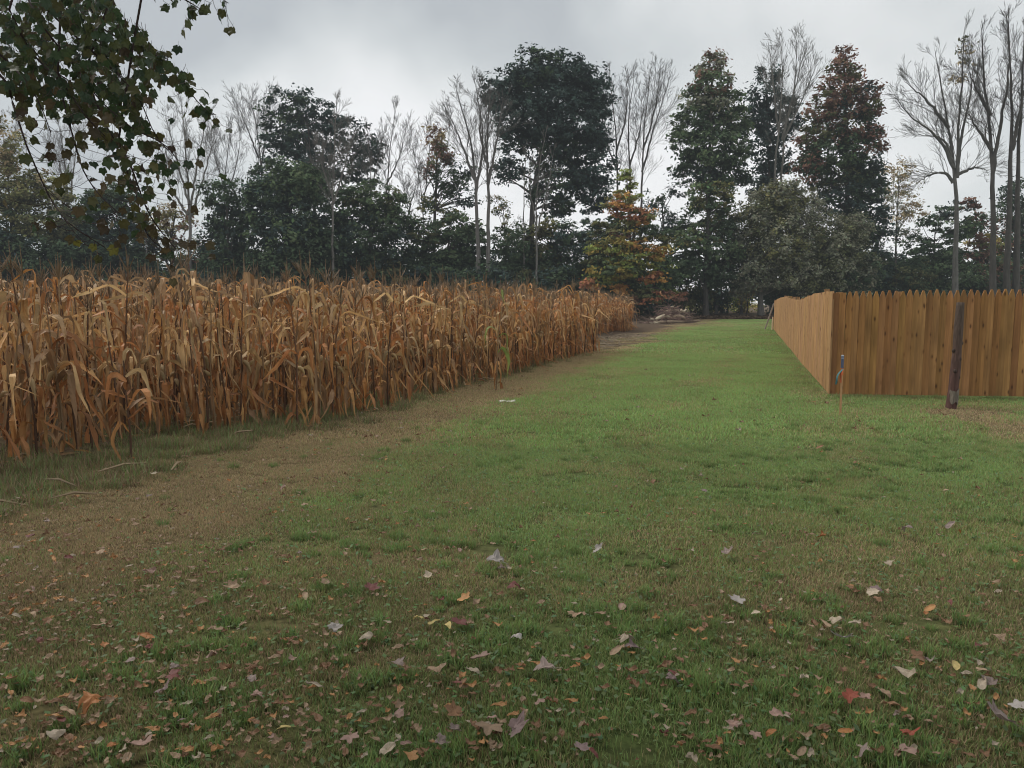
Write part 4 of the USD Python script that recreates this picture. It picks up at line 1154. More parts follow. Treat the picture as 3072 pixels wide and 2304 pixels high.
while u0 < 700:
    nm, col = SHADES[rs.choice([0, 0, 1, 2, 0, 3])]
    ru = rs.uniform(16, 24)
    vv = rs.uniform(283, 290)
    leafy_tree("shrub", shrub_label(nm, u0), "shrub", rs.uniform(73.5, 77) if u0 < 560 else rs.uniform(78, 82), [(u0, 318), (u0, 300)],
               [(u0, vv, ru, rs.uniform(15, 22), col), (u0 + rs.uniform(-8, 8), 302, ru, 12, col)], 0.8, r0=0.06, limbs=8, group=f"{nm} shrubs along the foot of the tree line", seed=900 + k)
    u0 += rs.uniform(24, 34)
    k += 1
for k, (u, v, ru, rv, col, lab) in enumerate([
        (884, 270, 17, 22, (DK, BL), "dark shrub over the fence corner"), (913, 279, 19, 16, (DK, DR), "dull green shrub over the third picket group"), (941, 276, 20, 17, (DK, MD), "spreading green shrub over the middle of the short fence"),
        (972, 279, 20, 16, (MD, DK), "low mid green shrub over the leaning post"), (1003, 277, 19, 18, (DK, RB), "brownish green shrub over the right fence pickets"), (1030, 280, 18, 18, DK, "dark shrub over the right end of the fence"),
        (846, 296, 16, 14, (TN, GO), "tan and grey shrub just above the fence corner"), (718, 305, 13, 8, (DK, BL), "small dark shrub at the lawn's far end"), (738, 306, 9, 8, (YE, YG), "yellow green shrub at the lawn's far end by the grey tree"),
        (778, 304, 14, 14, DK, "dark shrub behind the propped boards"), (800, 302, 18, 14, (DK, DR), "dark shrub behind the dipping fence top"), (830, 300, 18, 14, DK, "dark shrub behind the high fence panels")]):
    leafy_tree("shrub", lab, "shrub", 82 + (k % 3), [(u, 318), (u, v + 6)], [(u, v, ru, rv, col), (u, 297, ru, 9, col)], 0.95, r0=0.06, limbs=8, seed=1300 + k, leaf=0.22)
for k, u in enumerate((640, 662, 684, 700, 722, 750)):
    leafy_tree("goldenrod", "yellow green brush beyond the dark trunks", "shrub", 99, [(u, 318), (u, 312)], [(u, 307, 12, 5, (YE, YG, (.26, .24, .09)))], 0.7, r0=0.03, limbs=0, group="yellow green brush beyond the trunks", seed=1500 + k, leaf=0.2)
# dark thin trunks under the trees at the lawn's far end
for k, (u, v1, wpx) in enumerate(((652, 296, .10), (659, 292, .09), (671, 295, .13), (690, 288, .07), (708, 290, .08), (716, 262, .16), (721, 268, .14), (727, 285, .10), (741, 290, .17), (747, 292, .09))):
    bare_tree("thin_trunk", f"{'pale' if k in (5, 7) else 'dark'} thin trunk in the shade at the lawn's far end", 81 + (k % 4), [[(u, 318), (u + 0.5, (318 + v1) / 2), (u + (k % 3) - 1, v1)]], wpx, BARK_G if k in (5, 7) else BARK_D, 0.5, 8, kids=(3, 2, 2), n_side=4, seed=60 + k, cat="tree", group=f"{'pale' if k in (5, 7) else 'dark'} thin trunks at the lawn's far end")
# low undergrowth closing the view under the trees
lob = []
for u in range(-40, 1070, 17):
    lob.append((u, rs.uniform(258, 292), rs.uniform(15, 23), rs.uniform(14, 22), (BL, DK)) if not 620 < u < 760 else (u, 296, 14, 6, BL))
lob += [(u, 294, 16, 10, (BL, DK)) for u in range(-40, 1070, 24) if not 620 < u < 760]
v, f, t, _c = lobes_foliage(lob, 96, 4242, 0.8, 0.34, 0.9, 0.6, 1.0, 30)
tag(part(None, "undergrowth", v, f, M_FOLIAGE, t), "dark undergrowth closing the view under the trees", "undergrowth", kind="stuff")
# litter bank along the far edge of the lawn
r = np.random.default_rng(12)
n = 5200
X, Y = r.uniform(2, 34, n), 72.8 + np.abs(r.normal(0, 1.6, n))
Z = height(X, Y) + np.abs(r.normal(0, 0.13, n)) * (1 - smooth(0, 6, Y - 72.8) * 0.4)
nn = r.normal(0, 0.5, (n, 3)) + np.array([0, -0.2, 0.9])
v, f = leaf_cards(np.stack([X, Y, Z], 1), nn / np.linalg.norm(nn, axis=1, keepdims=True), r.uniform(0.10, 0.26, n), r)
tag(part(None, "brown_litter", v, f, M_FOLIAGE, np.repeat(np.array([0.075, 0.052, 0.036]) * r.uniform(0.5, 1.7, (n, 1)), 4, 0)), "brown brush litter along the far edge of the lawn", "litter", kind="stuff")
rk = trimesh.creation.icosphere(3, 1.0)
rk.vertices *= (0.75, 0.5, 0.42)
rk.vertices *= 0.75 + 0.5 * meshkit.fbm(rk.vertices * 1.7 + 9, 3, 2)[:, None]
p = ground(717, 317.4)
tag(part(None, "pale_stump", rk.vertices + p + np.array([0, 0.4, 0.05]), rk.faces, M_OLDWOOD, (0.24, 0.19, 0.13), smooth_n=True), "pale weathered stump at the far edge of the lawn", "stump")

# ------------------------------------------------------------------ brush pile
pc = ground(667, 323.2)
pile = xf("brush_pile", pc, 0, "pile of brush and pale logs at the end of the corn field", "brush pile")
r = np.random.default_rng(3)
m = pxm(pc[1])
for k, (x0, x1, z, y, rad, col) in enumerate([(-19, 2, .10, -1.0, .13, (.52, .45, .32)), (-13, 5, .32, -.6, .14, (.54, .47, .34)), (-10, 14, .16, -1.2, .11, (.30, .23, .16)), (2, 16, .45, -.9, .14, (.34, .26, .18)), (6, 30, .12, -.8, .10, (.20, .15, .11)), (-2, 12, .9, .1, .12, (.36, .29, .20)), (12, 18, 1.0, -.3, .09, (.45, .38, .28)), (3, 7, 1.2, .2, .10, (.46, .40, .28)), (-17, -3, .28, -.2, .09, (.50, .43, .31))]):
    pts = resample([(x0 * m, y + r.normal(0, .1), z + r.normal(0, .06)), ((x0 + x1) / 2 * m, y + r.normal(0, .15), z + r.normal(0, .07) + .04), (x1 * m, y + r.normal(0, .3), z + r.normal(0, .1))], 7)
    v, f = tubes([pts], [rad * np.linspace(1, .75, 7)], 7)
    e0 = [(0, q, q + 1) for q in range(1, 6)] + [(42, 42 + q + 1, 42 + q) for q in range(1, 6)]
    part(pile, "log", v, np.vstack([f, e0]), M_OLDWOOD, col)
for k in range(150):
    x = r.normal(4, 11)
    h = 1.35 * math.exp(-((x - 4) / 13) ** 2)
    c = np.array([x * m, r.normal(0, .7), abs(r.uniform(0.03, max(h, .1)))])
    a, e, L = r.uniform(0, 6.28), r.normal(0.05, .28), r.uniform(.7, 2.2)
    d = np.array([math.cos(a) * math.cos(e), math.sin(a) * math.cos(e), math.sin(e)])
    P = resample([c - d * L / 2, c + r.normal(0, .12, 3), c + d * L / 2], 6)
    P[:, 2] = np.maximum(P[:, 2], .02)
    kids = [(P, np.linspace(.032, .012, 6))]
    for _ in range(3):
        q = P[r.integers(1, 6)]
        d2 = d + r.normal(0, .6, 3)
        P2 = resample([q, q + d2 * .25 + (0, 0, .04), q + d2 * .5], 6)
        P2[:, 2] = np.maximum(P2[:, 2], .02)
        kids.append((P2, np.linspace(.014, .006, 6)))
    v, f = tubes([kk[0] for kk in kids], [kk[1] for kk in kids], 4)
    col = np.array([(.19, .12, .10), (.15, .11, .09), (.26, .19, .14), (.13, .085, .075)][r.integers(0, 4)]) * r.uniform(.8, 1.25)
    part(pile, "branch", v, f, M_TWIG, col)

# cut stalks lying in the notch of the field
r = np.random.default_rng(8)
P = []
for k in range(260):
    s, q = r.uniform(20, 34), r.normal(-1.0, 0.9)
    if q > 0.45 + r.normal(0, .15):
        continue
    x, y = P0 + D * s + N * q
    a, L = r.uniform(0, 6.28), r.uniform(.25, 1.1)
    d = np.array([math.cos(a), math.sin(a), r.normal(0, .06)])
    c = np.array([x, y, height(x, y) + .03])
    P.append(np.linspace(c - d * L / 2, c + d * L / 2, 3) + np.array([0, 0, .0]))
v, f = tubes(P, np.tile([.012, .014, .008], (len(P), 1)), 4)
tag(part(None, "stalk_debris", v, f, M_STALK, np.repeat(np.array([.21, .16, .105]) * r.uniform(.6, 1.1, (len(P), 1)), 12, 0)), "cut stalks and husks strewn on the bare corner of the field", "crop litter", kind="stuff")

r = np.random.default_rng(44)
P = []
for k in range(46):
    s, qq = r.uniform(-4, 9), r.uniform(-1.9, .3)
    x, y = P0 + D * s + N * qq
    a, L = r.uniform(0, 6.28), r.uniform(.15, .55)
    d = np.array([math.cos(a), math.sin(a), r.normal(0, .12)])
    c = np.array([x, y, height(x, y) + .07])
    P.append(np.linspace(c - d * L / 2, c + d * L / 2, 3) + np.array([[0, 0, 0], [0, 0, .03], [0, 0, 0]]))
v, f = tubes(P, np.tile([.007, .012, .004], (len(P), 1)), 4)
tag(part(None, "stalk_debris", v, f, M_STALK, np.repeat(np.array([.34, .25, .15]) * r.uniform(.5, 1.2, (len(P), 1)), 12, 0)), "broken stalks lying in the weeds at the near end of the corn", "crop litter", kind="stuff")

# white scrap on the lawn
c = ground(507, 403.6)
a = np.linspace(0, 1, 13)
L, wv = .27, []
for w in np.linspace(-1, 1, 7):
    wv.append(np.stack([(a - .5) * L, w * .045 * np.sqrt(np.clip(1 - (2 * a - 1) ** 4, 0, 1)) + .015 * np.sin(a * 5), .03 + .012 * np.sin(a * 7 + w) + .018 * (1 - w * w) + .012 * (a > .5)], 1))
V = np.array(wv).transpose(1, 0, 2).reshape(-1, 3)
f = []
for i in range(12):
    for j in range(6):
        q = i * 7 + j
        f += [(q, q + 1, q + 8), (q, q + 8, q + 7)]
tag(part(None, "white_scrap", V + c, np.array(f), M_PLAIN, (0.52, 0.49, 0.43), smooth_n=True), "crumpled whitish scrap lying where the dry strip meets the lawn", "scrap")

# ------------------------------------------------------------------ leaf shapes
def maple_outline(lobed=1.0, n=26, seed=0):
    r = np.random.default_rng(seed)
    th = np.linspace(-math.pi, math.pi, n, endpoint=False)          # 0 = tip
    R = np.full(n, .56)
    for c, L, w in ((0, 1.0, .46), (1.02, .95, .46), (-1.02, .95, .46), (2.05, .72, .45), (-2.05, .72, .45)):
        dlt = np.abs((th - c + math.pi) % (2 * math.pi) - math.pi)
        R = np.maximum(R, L * np.clip(1 - dlt / (w * 1.5), 0, 1) ** .62 * lobed + (1 - lobed) * .72 * np.exp(-(dlt / .9) ** 2) * L)
    R = R * (1 + r.uniform(-.10, .10, n))
    dlt = np.abs(np.abs(th) - math.pi)
    R = np.where(dlt < .25, .30, R)
    return np.stack([np.sin(th) * R, np.cos(th) * R], 1)


def oval_outline(n=18, wd=.45, seed=0):
    r = np.random.default_rng(seed)
    th = np.linspace(-math.pi, math.pi, n, endpoint=False)
    y = np.cos(th)
    x = np.sin(th) * wd * (1 - .25 * y)
    return np.stack([x, y], 1) * (1 + r.uniform(-.05, .05, n))[:, None]


def leaf_shape(outline, curl, seed, petiole=.55):
    """a curled leaf about one unit across; xy plane, z up"""
    r = np.random.default_rng(seed)
    o = outline
    n = len(o)
    V = np.vstack([[[0, 0]], o * .38, o * .72, o])
    x, y = V[:, 0], V[:, 1]
    a, b = r.uniform(0, 6.28), r.normal(0, 1)
    e1 = x * math.cos(a) + y * math.sin(a)
    z = curl * (.5 * e1 ** 2 * r.choice([1, 1, -1]) + .28 * x ** 2 * r.choice([1, -1]) + .22 * np.abs(x) * r.uniform(-.5, 1)) + curl * .25 * (meshkit.noise(np.stack([x * 3 + seed, y * 3, x * 0], 1), seed % 50) - .5)
    z = z + curl * .12 * np.abs(np.sin(np.arctan2(x, y) * 2.5)) * np.hypot(x, y)
    k = 1 / (1 + .35 * curl * e1 ** 2)
    P = np.stack([x * k, y * k, z], 1)
    f = [(0, 1 + (i + 1) % n, 1 + i) for i in range(n)]
    for L in (0, 1):
        p, q = 1 + L * n, 1 + (L + 1) * n
        for i in range(n):
            j = (i + 1) % n
            f += [(p + i, p + j, q + j), (p + i, q + j, q + i)]
    nb = len(P)
    if petiole:
        pts = resample([(0, -.05, z[0]), (0.02, -.3 - petiole * .4, .04), (r.uniform(-.15, .15), -.35 - petiole, r.uniform(-.05, .12))], 5)
        v, ff = tubes([pts], [np.linspace(.016, .014, 5)], 4)
        P = np.vstack([P, v])
        f = f + [tuple(int(c) + nb for c in t) for t in ff]
    P[:, 2] -= P[:, 2].min()
    rim = np.concatenate([[.0], np.full(n, .35), np.full(n, .7), np.ones(n), np.full(len(P) - nb, .2)])
    return P, np.array(f), rim


MAPLES = [leaf_shape(maple_outline(1.0, 26, s), c, 20 + s, .6) for s, c in enumerate((.45, .8, 1.1, .6, 1.4, .9))]
OVALS = [leaf_shape(oval_outline(16, w, s), c, 60 + s, .25) for s, (w, c) in enumerate(((.45, .8), (.38, 1.5), (.55, 1.1), (.42, 2.0), (.5, .6), (.35, 1.2)))]
HEARTS = [leaf_shape(maple_outline(.45, 20, s), c, 40 + s, .4) for s, c in enumerate((.7, 1.2, 1.7, .9))]
LC = dict(tan=(.32, .22, .14), pale=(.38, .31, .23), silver=(.34, .305, .28), grey=(.25, .19, .165), purple=(.215, .15, .14), rust=(.33, .14, .05), orange=(.40, .21, .085), maroon=(.15, .05, .042), brown=(.21, .115, .06), pink=(.31, .20, .16), yellow=(.42, .33, .13), red=(.27, .07, .04))
rl = random.Random(31)


def fallen(shape, colour, x, y, size, yaw, tilt, label, group=None, lift=.02):
    v, f, rim = shape
    c = np.array(LC[colour]) * rl.uniform(.82, 1.15)
    t = c * (1 - .28 * rim[:, None] * rl.random()) * (0.88 + .3 * meshkit.noise(v * 4 + rl.uniform(0, 50), 3)[:, None])
    rot = trimesh.transformations.euler_matrix(tilt[0], tilt[1], yaw)[:3, :3]
    vv = (v * size / 2) @ rot.T
    vv[:, 2] -= vv[:, 2].min()
    root = numbered("/World", "fallen_leaf")
    mm = raw_mesh(root, vv, f, M_LITTER, np.clip(t, .01, .7), meshkit.arrays((vv, f), True)[2] if False else None)
    UsdGeom.Xformable(mm).AddTranslateOp().Set(Gf.Vec3d(float(x), float(y), float(height(x, y)) + lift))
    tag(mm, label, "fallen leaf", group)


def B(cx, cy):    # point of the bottom middle enlargement -> 1024 px
    return 341.33 + cx / 6.4805, 512 + cy / 6.4805


def Lf(cx, cy):
    return cx / 6.4805, 512 + cy / 6.4805


def Rg(cx, cy):
    return 682.67 + cx / 6.4805, 512 + cy / 6.4805


HAND = [
    (B(960, 1450), "m", "tan", 27, "large flat tan maple leaf at the bottom, beside a purplish one"),
    (B(1140, 1480), "m", "purple", 26, "large purplish grey maple leaf at the bottom, right of the tan one"),
    (B(900, 985), "m", "pink", 21, "pinkish tan maple leaf with its stalk pointing down left"),
    (B(1330, 1080), "m", "grey", 24, "spread grey maple leaf with frayed tips, lower middle"),
    (B(1120, 530), "m", "maroon", 16, "crimson maple leaf lying on a greener tuft in the middle"),
    (B(800, 600), "m", "orange", 14, "left one of an orange brown leaf pair, middle of the lawn"),
    (B(880, 615), "h", "tan", 12, "right one of an orange brown leaf pair, paler"),
    (B(760, 745), "m", "maroon", 19, "dark maroon leaf touching a cluster of yellowish leaflets"),
    (B(500, 730), "o", "yellow", 13, "leftmost yellowish leaflet of a cluster beside the maroon leaf"),
    (B(560, 715), "o", "pale", 10, "palest leaflet on top of the yellowish cluster"),
    (B(605, 745), "o", "yellow", 12, "middle olive yellow leaflet of the cluster"),
    (B(690, 775), "o", "yellow", 14, "yellowish leaflet tucked under the maroon leaf"),
    (B(1000, 335), "m", "silver", 20, "whitish curled leaf in the upper middle of the near lawn"),
    (B(1035, 385), "h", "grey", 10, "small grey leaf just below the whitish curled one"),
    (B(1860, 885), "m", "pale", 19, "pale leaf lying over a darker one right of the middle"),
    (B(1890, 925), "m", "purple", 16, "purple grey leaf under the pale one right of the middle"),
    (B(1780, 950), "o", "tan", 13, "tan leaf left of the pale and purple pair"),
    (B(2130, 1150), "m", "purple", 16, "mauve leaf with a dark hollow above it, right of the middle"),
    (B(2140, 1085), "h", "maroon", 15, "dusky red leaf above the mauve one"),
    (B(60, 1510), "m", "pink", 18, "pale pinkish leaf at the bottom, left of the middle"),
    (B(375, 1360), "h", "pink", 15, "rounded pinkish tan leaf near the broad weed leaves at the bottom"),
    (B(300, 1590), "o", "pale", 20, "long pale crescent shaped leaf at the bottom edge"),
    (B(1290, 1290), "h", "pink", 14, "brownish pink leaf draped over grass, lower middle"),
    (B(1190, 1340), "h", "tan", 9, "small round pale tan leaf below the brownish pink one"),
    (B(640, 1545), "m", "grey", 15, "dark grey crumpled leaf at the bottom"),
    (B(1550, 1580), "m", "purple", 18, "purplish leaf at the bottom right of the middle"),
    (B(460, 1640), "m", "orange", 18, "orange tan leaf cut by the bottom edge of the picture"),
    (B(1500, 700), "m", "tan", 13, "crumpled orange tan leaf on the green tuft"),
    (B(360, 1020), "m", "grey", 15, "dull grey leaf folded over, left of the middle"),
    (B(160, 855), "o", "pale", 18, "long folded pale leaf on dry turf, left of the middle"),
    (B(470, 875), "o", "pale", 11, "short pale folded leaf right of the long folded one"),
    (B(740, 1370), "m", "brown", 20, "red brown folded leaf with a pale edge, bottom"),
    (B(1130, 865), "m", "silver", 12, "small silvery upright leaf in the middle"),
    (B(910, 1545), "h", "orange", 12, "orange brown leaf under the large tan maple leaf"),
    (B(1725, 765), "h", "brown", 12, "dark rusty leaf in the green tuft right of the middle"),
    (B(1660, 275), "m", "silver", 12, "silver and red leaf in the upper part of the near lawn"),
    (B(190, 515), "m", "maroon", 16, "dusky red leaf with a pale rim, left of the middle"),
    (B(770, 262), "o", "pink", 8, "small rounded pinkish leaf above the whitish curled one"),
    (Lf(925, 1545), "m", "pink", 26, "big two toned pink and tan maple leaf at the lower left"),
    (Lf(600, 1305), "m", "rust", 25, "big crumpled orange brown leaf at the lower left"),
    (Lf(130, 1360), "h", "orange", 14, "orange leaf standing on edge near the lower left corner"),
    (Lf(1065, 1215), "m", "purple", 17, "greyish purple leaf standing up, lower left"),
    (Lf(1115, 1095), "m", "maroon", 15, "purple leaf with an orange underside, lower left"),
    (Lf(1130, 1060), "m", "grey", 14, "grey maple leaf just above the purple and orange one"),
    (Lf(1848, 1455), "m", "yellow", 16, "yellow orange maple leaf near the bottom, left part"),
    (Lf(445, 1345), "o", "tan", 17, "curled tan orange leaf left of the big crumpled one"),
    (Lf(855, 1000), "h", "grey", 13, "greyish tan leaf on turf, left part"),
    (Lf(2040, 1180), "o", "pale", 18, "pale twisted leaf with a dark hollow below, left of the middle"),
    (Lf(735, 1555), "h", "rust", 14, "rust brown leaf left of the big two toned maple leaf"),
    (Lf(1455, 560), "o", "pale", 11, "pale leaf standing upright, left part"),
    (Lf(1510, 520), "m", "tan", 14, "tan cupped leaf right of the upright pale one"),
    (Lf(2165, 790), "m", "silver", 14, "whitish shaggy leaf left of the middle"),
    (Lf(650, 280), "h", "tan", 12, "rounded tan leaf in the upper left of the near lawn"),
    (Lf(450, 170), "m", "brown", 11, "dark brown leaf in the upper left of the near lawn"),
    (Lf(550, 440), "h", "orange", 10, "round orange tan leaf, left part"),
    (Lf(640, 780), "o", "tan", 13, "narrow tan leaf pointing at the camera, left part"),
    (Lf(1720, 485), "h", "brown", 14, "dark rounded brown leaf, left of the middle"),
    (Lf(1660, 1240), "m", "pink", 15, "spiky pinkish leaf with a dark hollow, left of the middle"),
    (Lf(1630, 1120), "h", "grey", 13, "bluish grey leaf above the spiky pinkish one"),
    (Rg(1045, 880), "m", "silver", 22, "silvery ragged leaf with a black shadow under it, right part"),
    (Rg(355, 605), "m", "silver", 18, "silvery curled leaf at the left end of the worn patch"),
    (Rg(470, 700), "h", "pale", 12, "pale cream leaf below the worn patch"),
    (Rg(1010, 778), "m", "pale", 17, "cream leaf in the middle of a row of three"),
    (Rg(920, 775), "o", "tan", 13, "tan leaf at the left of a row of three"),
    (Rg(1110, 775), "o", "pale", 14, "pale leaf at the right of a row of three"),
    (Rg(1430, 1112), "o", "pale", 23, "long boat shaped pale leaf, right part"),
    (Rg(610, 1370), "h", "pink", 17, "smooth pinkish tan leaf with a dark hollow, lower right"),
    (Rg(1172, 1268), "h", "pink", 16, "pinkish leaf overlapping a dark red one, lower right"),
    (Rg(1075, 1272), "m", "red", 18, "dark red leaf under the pinkish one, lower right"),
    (Rg(2060, 1465), "m", "grey", 32, "largest grey brown leaf near the lower right corner"),
    (Rg(718, 1258), "h", "brown", 14, "dark brown leaf over an orange one, lower right"),
    (Rg(1250, 555), "m", "purple", 13, "mauve leaf above a dark brown one, right part"),
    (Rg(1255, 615), "h", "brown", 12, "dark brown leaf below the mauve one"),
    (Rg(1455, 172), "m", "grey", 13, "grey and rust leaf standing in the grass, upper right"),
    (Rg(290, 305), "m", "grey", 15, "tall grey lilac leaf pair at the upper edge of the worn patch"),
    (Rg(1340, 370), "m", "pale", 12, "pale pointed leaf on the greener turf, right part"),
    (Rg(1510, 1010), "m", "brown", 17, "dark red brown leaf of a clump, right part"),
    (Rg(1585, 1030), "h", "grey", 15, "grey leaf on top of the dark red brown clump"),
    (Rg(2035, 890), "m", "tan", 14, "tan leaf with an upright pale flap, right part"),
    (Rg(900, 190), "h", "rust", 11, "rust coloured leaf, upper right of the near lawn"),
    (Rg(790, 1138), "h", "pale", 13, "pale kite shaped leaf, right part"),
    (Rg(1935, 1105), "m", "tan", 16, "crooked tan leaf at the right"),
    (Rg(1940, 1190), "o", "pale", 20, "long shrivelled pale leaf at the right"),
    (Rg(1470, 1520), "m", "red", 18, "dark red leaf near the bottom right"),
    (Rg(1765, 1068), "o", "yellow", 13, "yellowish narrow leaf at the right"),
    (Rg(1700, 770), "h", "brown", 13, "dark rounded leaf with a rusty wing, right part"),
    (Rg(2170, 1340), "m", "silver", 16, "silver leaf at the right picture edge"),
    (Rg(1050, 1490), "o", "rust", 12, "narrow rust leaf near the bottom right"),
    (Rg(1730, 122), "o", "grey", 12, "dark grey leaf on the green turf, upper right"),
    (Rg(1450, 1640), "m", "pink", 20, "dusky pink leaf cut by the bottom edge at the right"),
    ((156.0, 477.5), "o", "pale", 12, "pale curled husk at the edge of the weeds by the lone stalk"),
]
for (u, v), kind, colour, size, lab in HAND:
    if v > 764:
        v = 764
    g = ground(u, v + 1.5)
    shp = rl.choice({"m": MAPLES, "o": OVALS, "h": HEARTS}[kind])
    dist = np.linalg.norm(ray(u, v)) / FPX * g[1]
    fallen(shp, colour, g[0], g[1], max(.035, size * g[1] / FPX * (1.5 if kind == "m" else 1.3)), rl.uniform(0, 6.28), (rl.gauss(.12, .22), rl.gauss(0, .22)), lab, lift=.042)
GR = {"pale": "small pale cream fallen leaf curled on the lawn", "tan": "small tan fallen leaf curled on the lawn", "brown": "small brown fallen leaf sunk in the grass", "orange": "small orange brown fallen leaf on the lawn", "pink": "small pinkish tan fallen leaf on the lawn", "grey": "small grey fallen leaf on the lawn", "maroon": "small dark red fallen leaf on the lawn", "rust": "small rusty fallen leaf on the lawn"}
n_ind, more = 0, []
tries = 0
rq = np.random.default_rng(19)
while n_ind < 205 or len(more) < 2600:
    tries += 1
    if tries > 40000:
        break
    u, v = rq.uniform(-10, 1034), 330 + 440 * rq.random() ** 0.75
    g = ground(u, v)
    x, y = g[0], g[1]
    if y > 24 or q_of(x, y) < -0.6:
        continue
    left = 1.0 if x < -0.6 else 0.55
    near = 1.0 if y < 7 else .8
    strip = 1.5 if q_of(x, y) < 2.4 and y < 22 else .6
    if rq.random() > left * near * strip * .62:
        continue
    colour = rq.choice(["pale", "tan", "tan", "tan", "brown", "orange", "pink", "grey", "maroon", "rust", "brown", "brown"])
    size = rq.uniform(.03, .068) if rq.random() < .8 else rq.uniform(.07, .105)
    if size * FPX / y > 5.0 and n_ind < 205 and y < 9.5:
        n_ind += 1
        shp = (OVALS + HEARTS + MAPLES)[rq.integers(0, len(OVALS) + len(HEARTS) + 3)]
        fallen(shp, colour, x, y, size, rq.uniform(0, 6.28), (rq.normal(0, .3), rq.normal(0, .3)), GR[colour], f"small {colour} fallen leaves", lift=.04)
    elif len(more) < 2600:
        more.append((x, y, size * (1.25 if y > 9 else .75), colour))
lp = []
for cname in ("pale", "tan", "brown", "orange"):
    for s in (OVALS[1], HEARTS[2], OVALS[3]):
        v, f, rim = s
        lp.append((v * .5, f, M_LITTER, np.array(LC[cname]) * (0.95 - .2 * rim[:, None])))
ci = {"pale": 0, "tan": 1, "pink": 1, "grey": 2, "brown": 2, "maroon": 2, "orange": 3, "rust": 3}
instancer("scattered_leaves", lp, [ci[c] * 3 + i % 3 for i, (_, _, _, c) in enumerate(more)], np.array([(x, y, height(x, y) + .041) for x, y, _, _ in more]), rq.uniform(0, 6.28, len(more)), np.array([s for _, _, s, _ in more]),
          label="small scattered leaf scraps all over the lawn and dry strip", cat="leaf litter")

# ------------------------------------------------------------------ maple above the camera
rm = np.random.default_rng(6)
mt = xf("maple_tree", (-4.6, 0.4, -0.05), 0, "maple whose leafy twigs hang into the upper left of the view", "maple tree")
mo = np.array([-4.6, 0.4, -0.05])
tp = resample([(-4.6, .4, -.05), (-4.55, .45, 2.5), (-4.45, .6, 5.0), (-4.4, .6, 8.5)], 14)
v, f = tubes([tp], [np.linspace(.30, .12, 14) + .15 * np.exp(-np.linspace(0, 10, 14))], 12)
part(mt, "trunk", v - mo, f, M_BARK, (.12, .105, .09), smooth_n=True)


def crop_a(cx, cy):      # first top-left enlargement
    return cx / 6.4805, cy / 6.4805


def crop_b(cx, cy):      # enlargement from (0, 250)
    return cx / 8.295, 83.33 + cy / 8.295


limb_pts = {}
LIMB = resample([tp[7], (-3.6, 1.7, 4.7), (-2.7, 2.9, 4.1), (-1.9, 3.6, 3.55), (-1.2, 3.75, 3.4)], 14)
v, f = tubes([LIMB], [np.linspace(.085, .012, 14)], 7)
part(mt, "limb", v - mo, f, M_BARK, (.10, .085, .075), smooth_n=True)
LIMB2 = resample([tp[7], (-3.9, 1.3, 4.4), (-3.1, 2.3, 3.75), (-2.75, 3.1, 3.2)], 12)
v, f = tubes([LIMB2], [np.linspace(.07, .015, 12)], 7)
part(mt, "limb", v - mo, f, M_BARK, (.10, .085, .075), smooth_n=True)
TW = [  # hanging twigs: depth, photo points; green fraction
    (3.1, [crop_b(85, 30), crop_b(90, 110), crop_b(140, 270), crop_b(215, 500), crop_b(290, 680), crop_b(420, 960), crop_b(560, 1150), crop_b(720, 1265), crop_b(870, 1360)], .5),
    (3.4, [crop_b(480, -100), crop_b(540, 200), crop_b(600, 420), crop_b(650, 600), crop_b(710, 760), crop_b(830, 930), crop_b(990, 1080)], .6),
    (3.6, [crop_b(700, -80), crop_b(880, 350), crop_b(1000, 540), crop_b(1060, 750), crop_b(1120, 880), crop_b(1170, 1110), crop_b(1240, 1280), crop_b(1400, 1400)], .5),
    (3.5, [crop_b(980, 500), crop_b(1090, 700), crop_b(1200, 1000), crop_b(1300, 1180), crop_b(1480, 1400)], .3),
    (3.7, [crop_a(560, -60), crop_a(640, 160), crop_a(800, 260), crop_a(1000, 350), crop_a(1140, 450), crop_a(1220, 580), crop_a(1310, 690), crop_a(1400, 745)], .8),
    (3.6, [crop_a(300, 60), crop_a(560, 300), crop_a(760, 480), crop_a(900, 640), crop_a(1000, 860), crop_a(1120, 1010)], .7),
    (3.3, [crop_a(60, 60), crop_a(200, 330), crop_a(420, 560), crop_a(560, 760), crop_a(700, 900)], .8),
    (3.2, [crop_a(-60, 300), crop_a(100, 450), crop_a(240, 640), crop_a(330, 860)], .8),
    (3.8, [crop_a(420, -60), crop_a(600, 180), crop_a(720, 420), crop_a(860, 560), crop_a(960, 700)], .8),
    (3.4, [crop_a(150, -60), crop_a(300, 200), crop_a(480, 420), crop_a(640, 640), crop_a(860, 830), crop_a(1060, 930), crop_a(1150, 1040)], .75),
    (3.9, [crop_a(-40, 80), crop_a(120, 200), crop_a(300, 420), crop_a(500, 560), crop_a(640, 700)], .85),
    (3.5, [crop_a(900, -160), crop_a(1080, -60), crop_a(1220, 10), crop_a(1300, 60)], .7),
    (3.5, [crop_a(1180, -140), crop_a(1380, -40), crop_a(1480, 20)], .7),
]
MG = [(.052, .085, .036), (.062, .090, .038), (.078, .092, .036), (.048, .075, .044), (.092, .090, .038)]
MA = [(.085, .065, .035), (.11, .08, .04), (.07, .05, .032), (.13, .12, .045), (.11, .09, .045)]
HANG = [leaf_shape(maple_outline(.78, 20, s), c, 90 + s, .7) for s, c in enumerate((.5, .9, .7, 1.2, .4))]
twigs, count, extra = [], 0, []
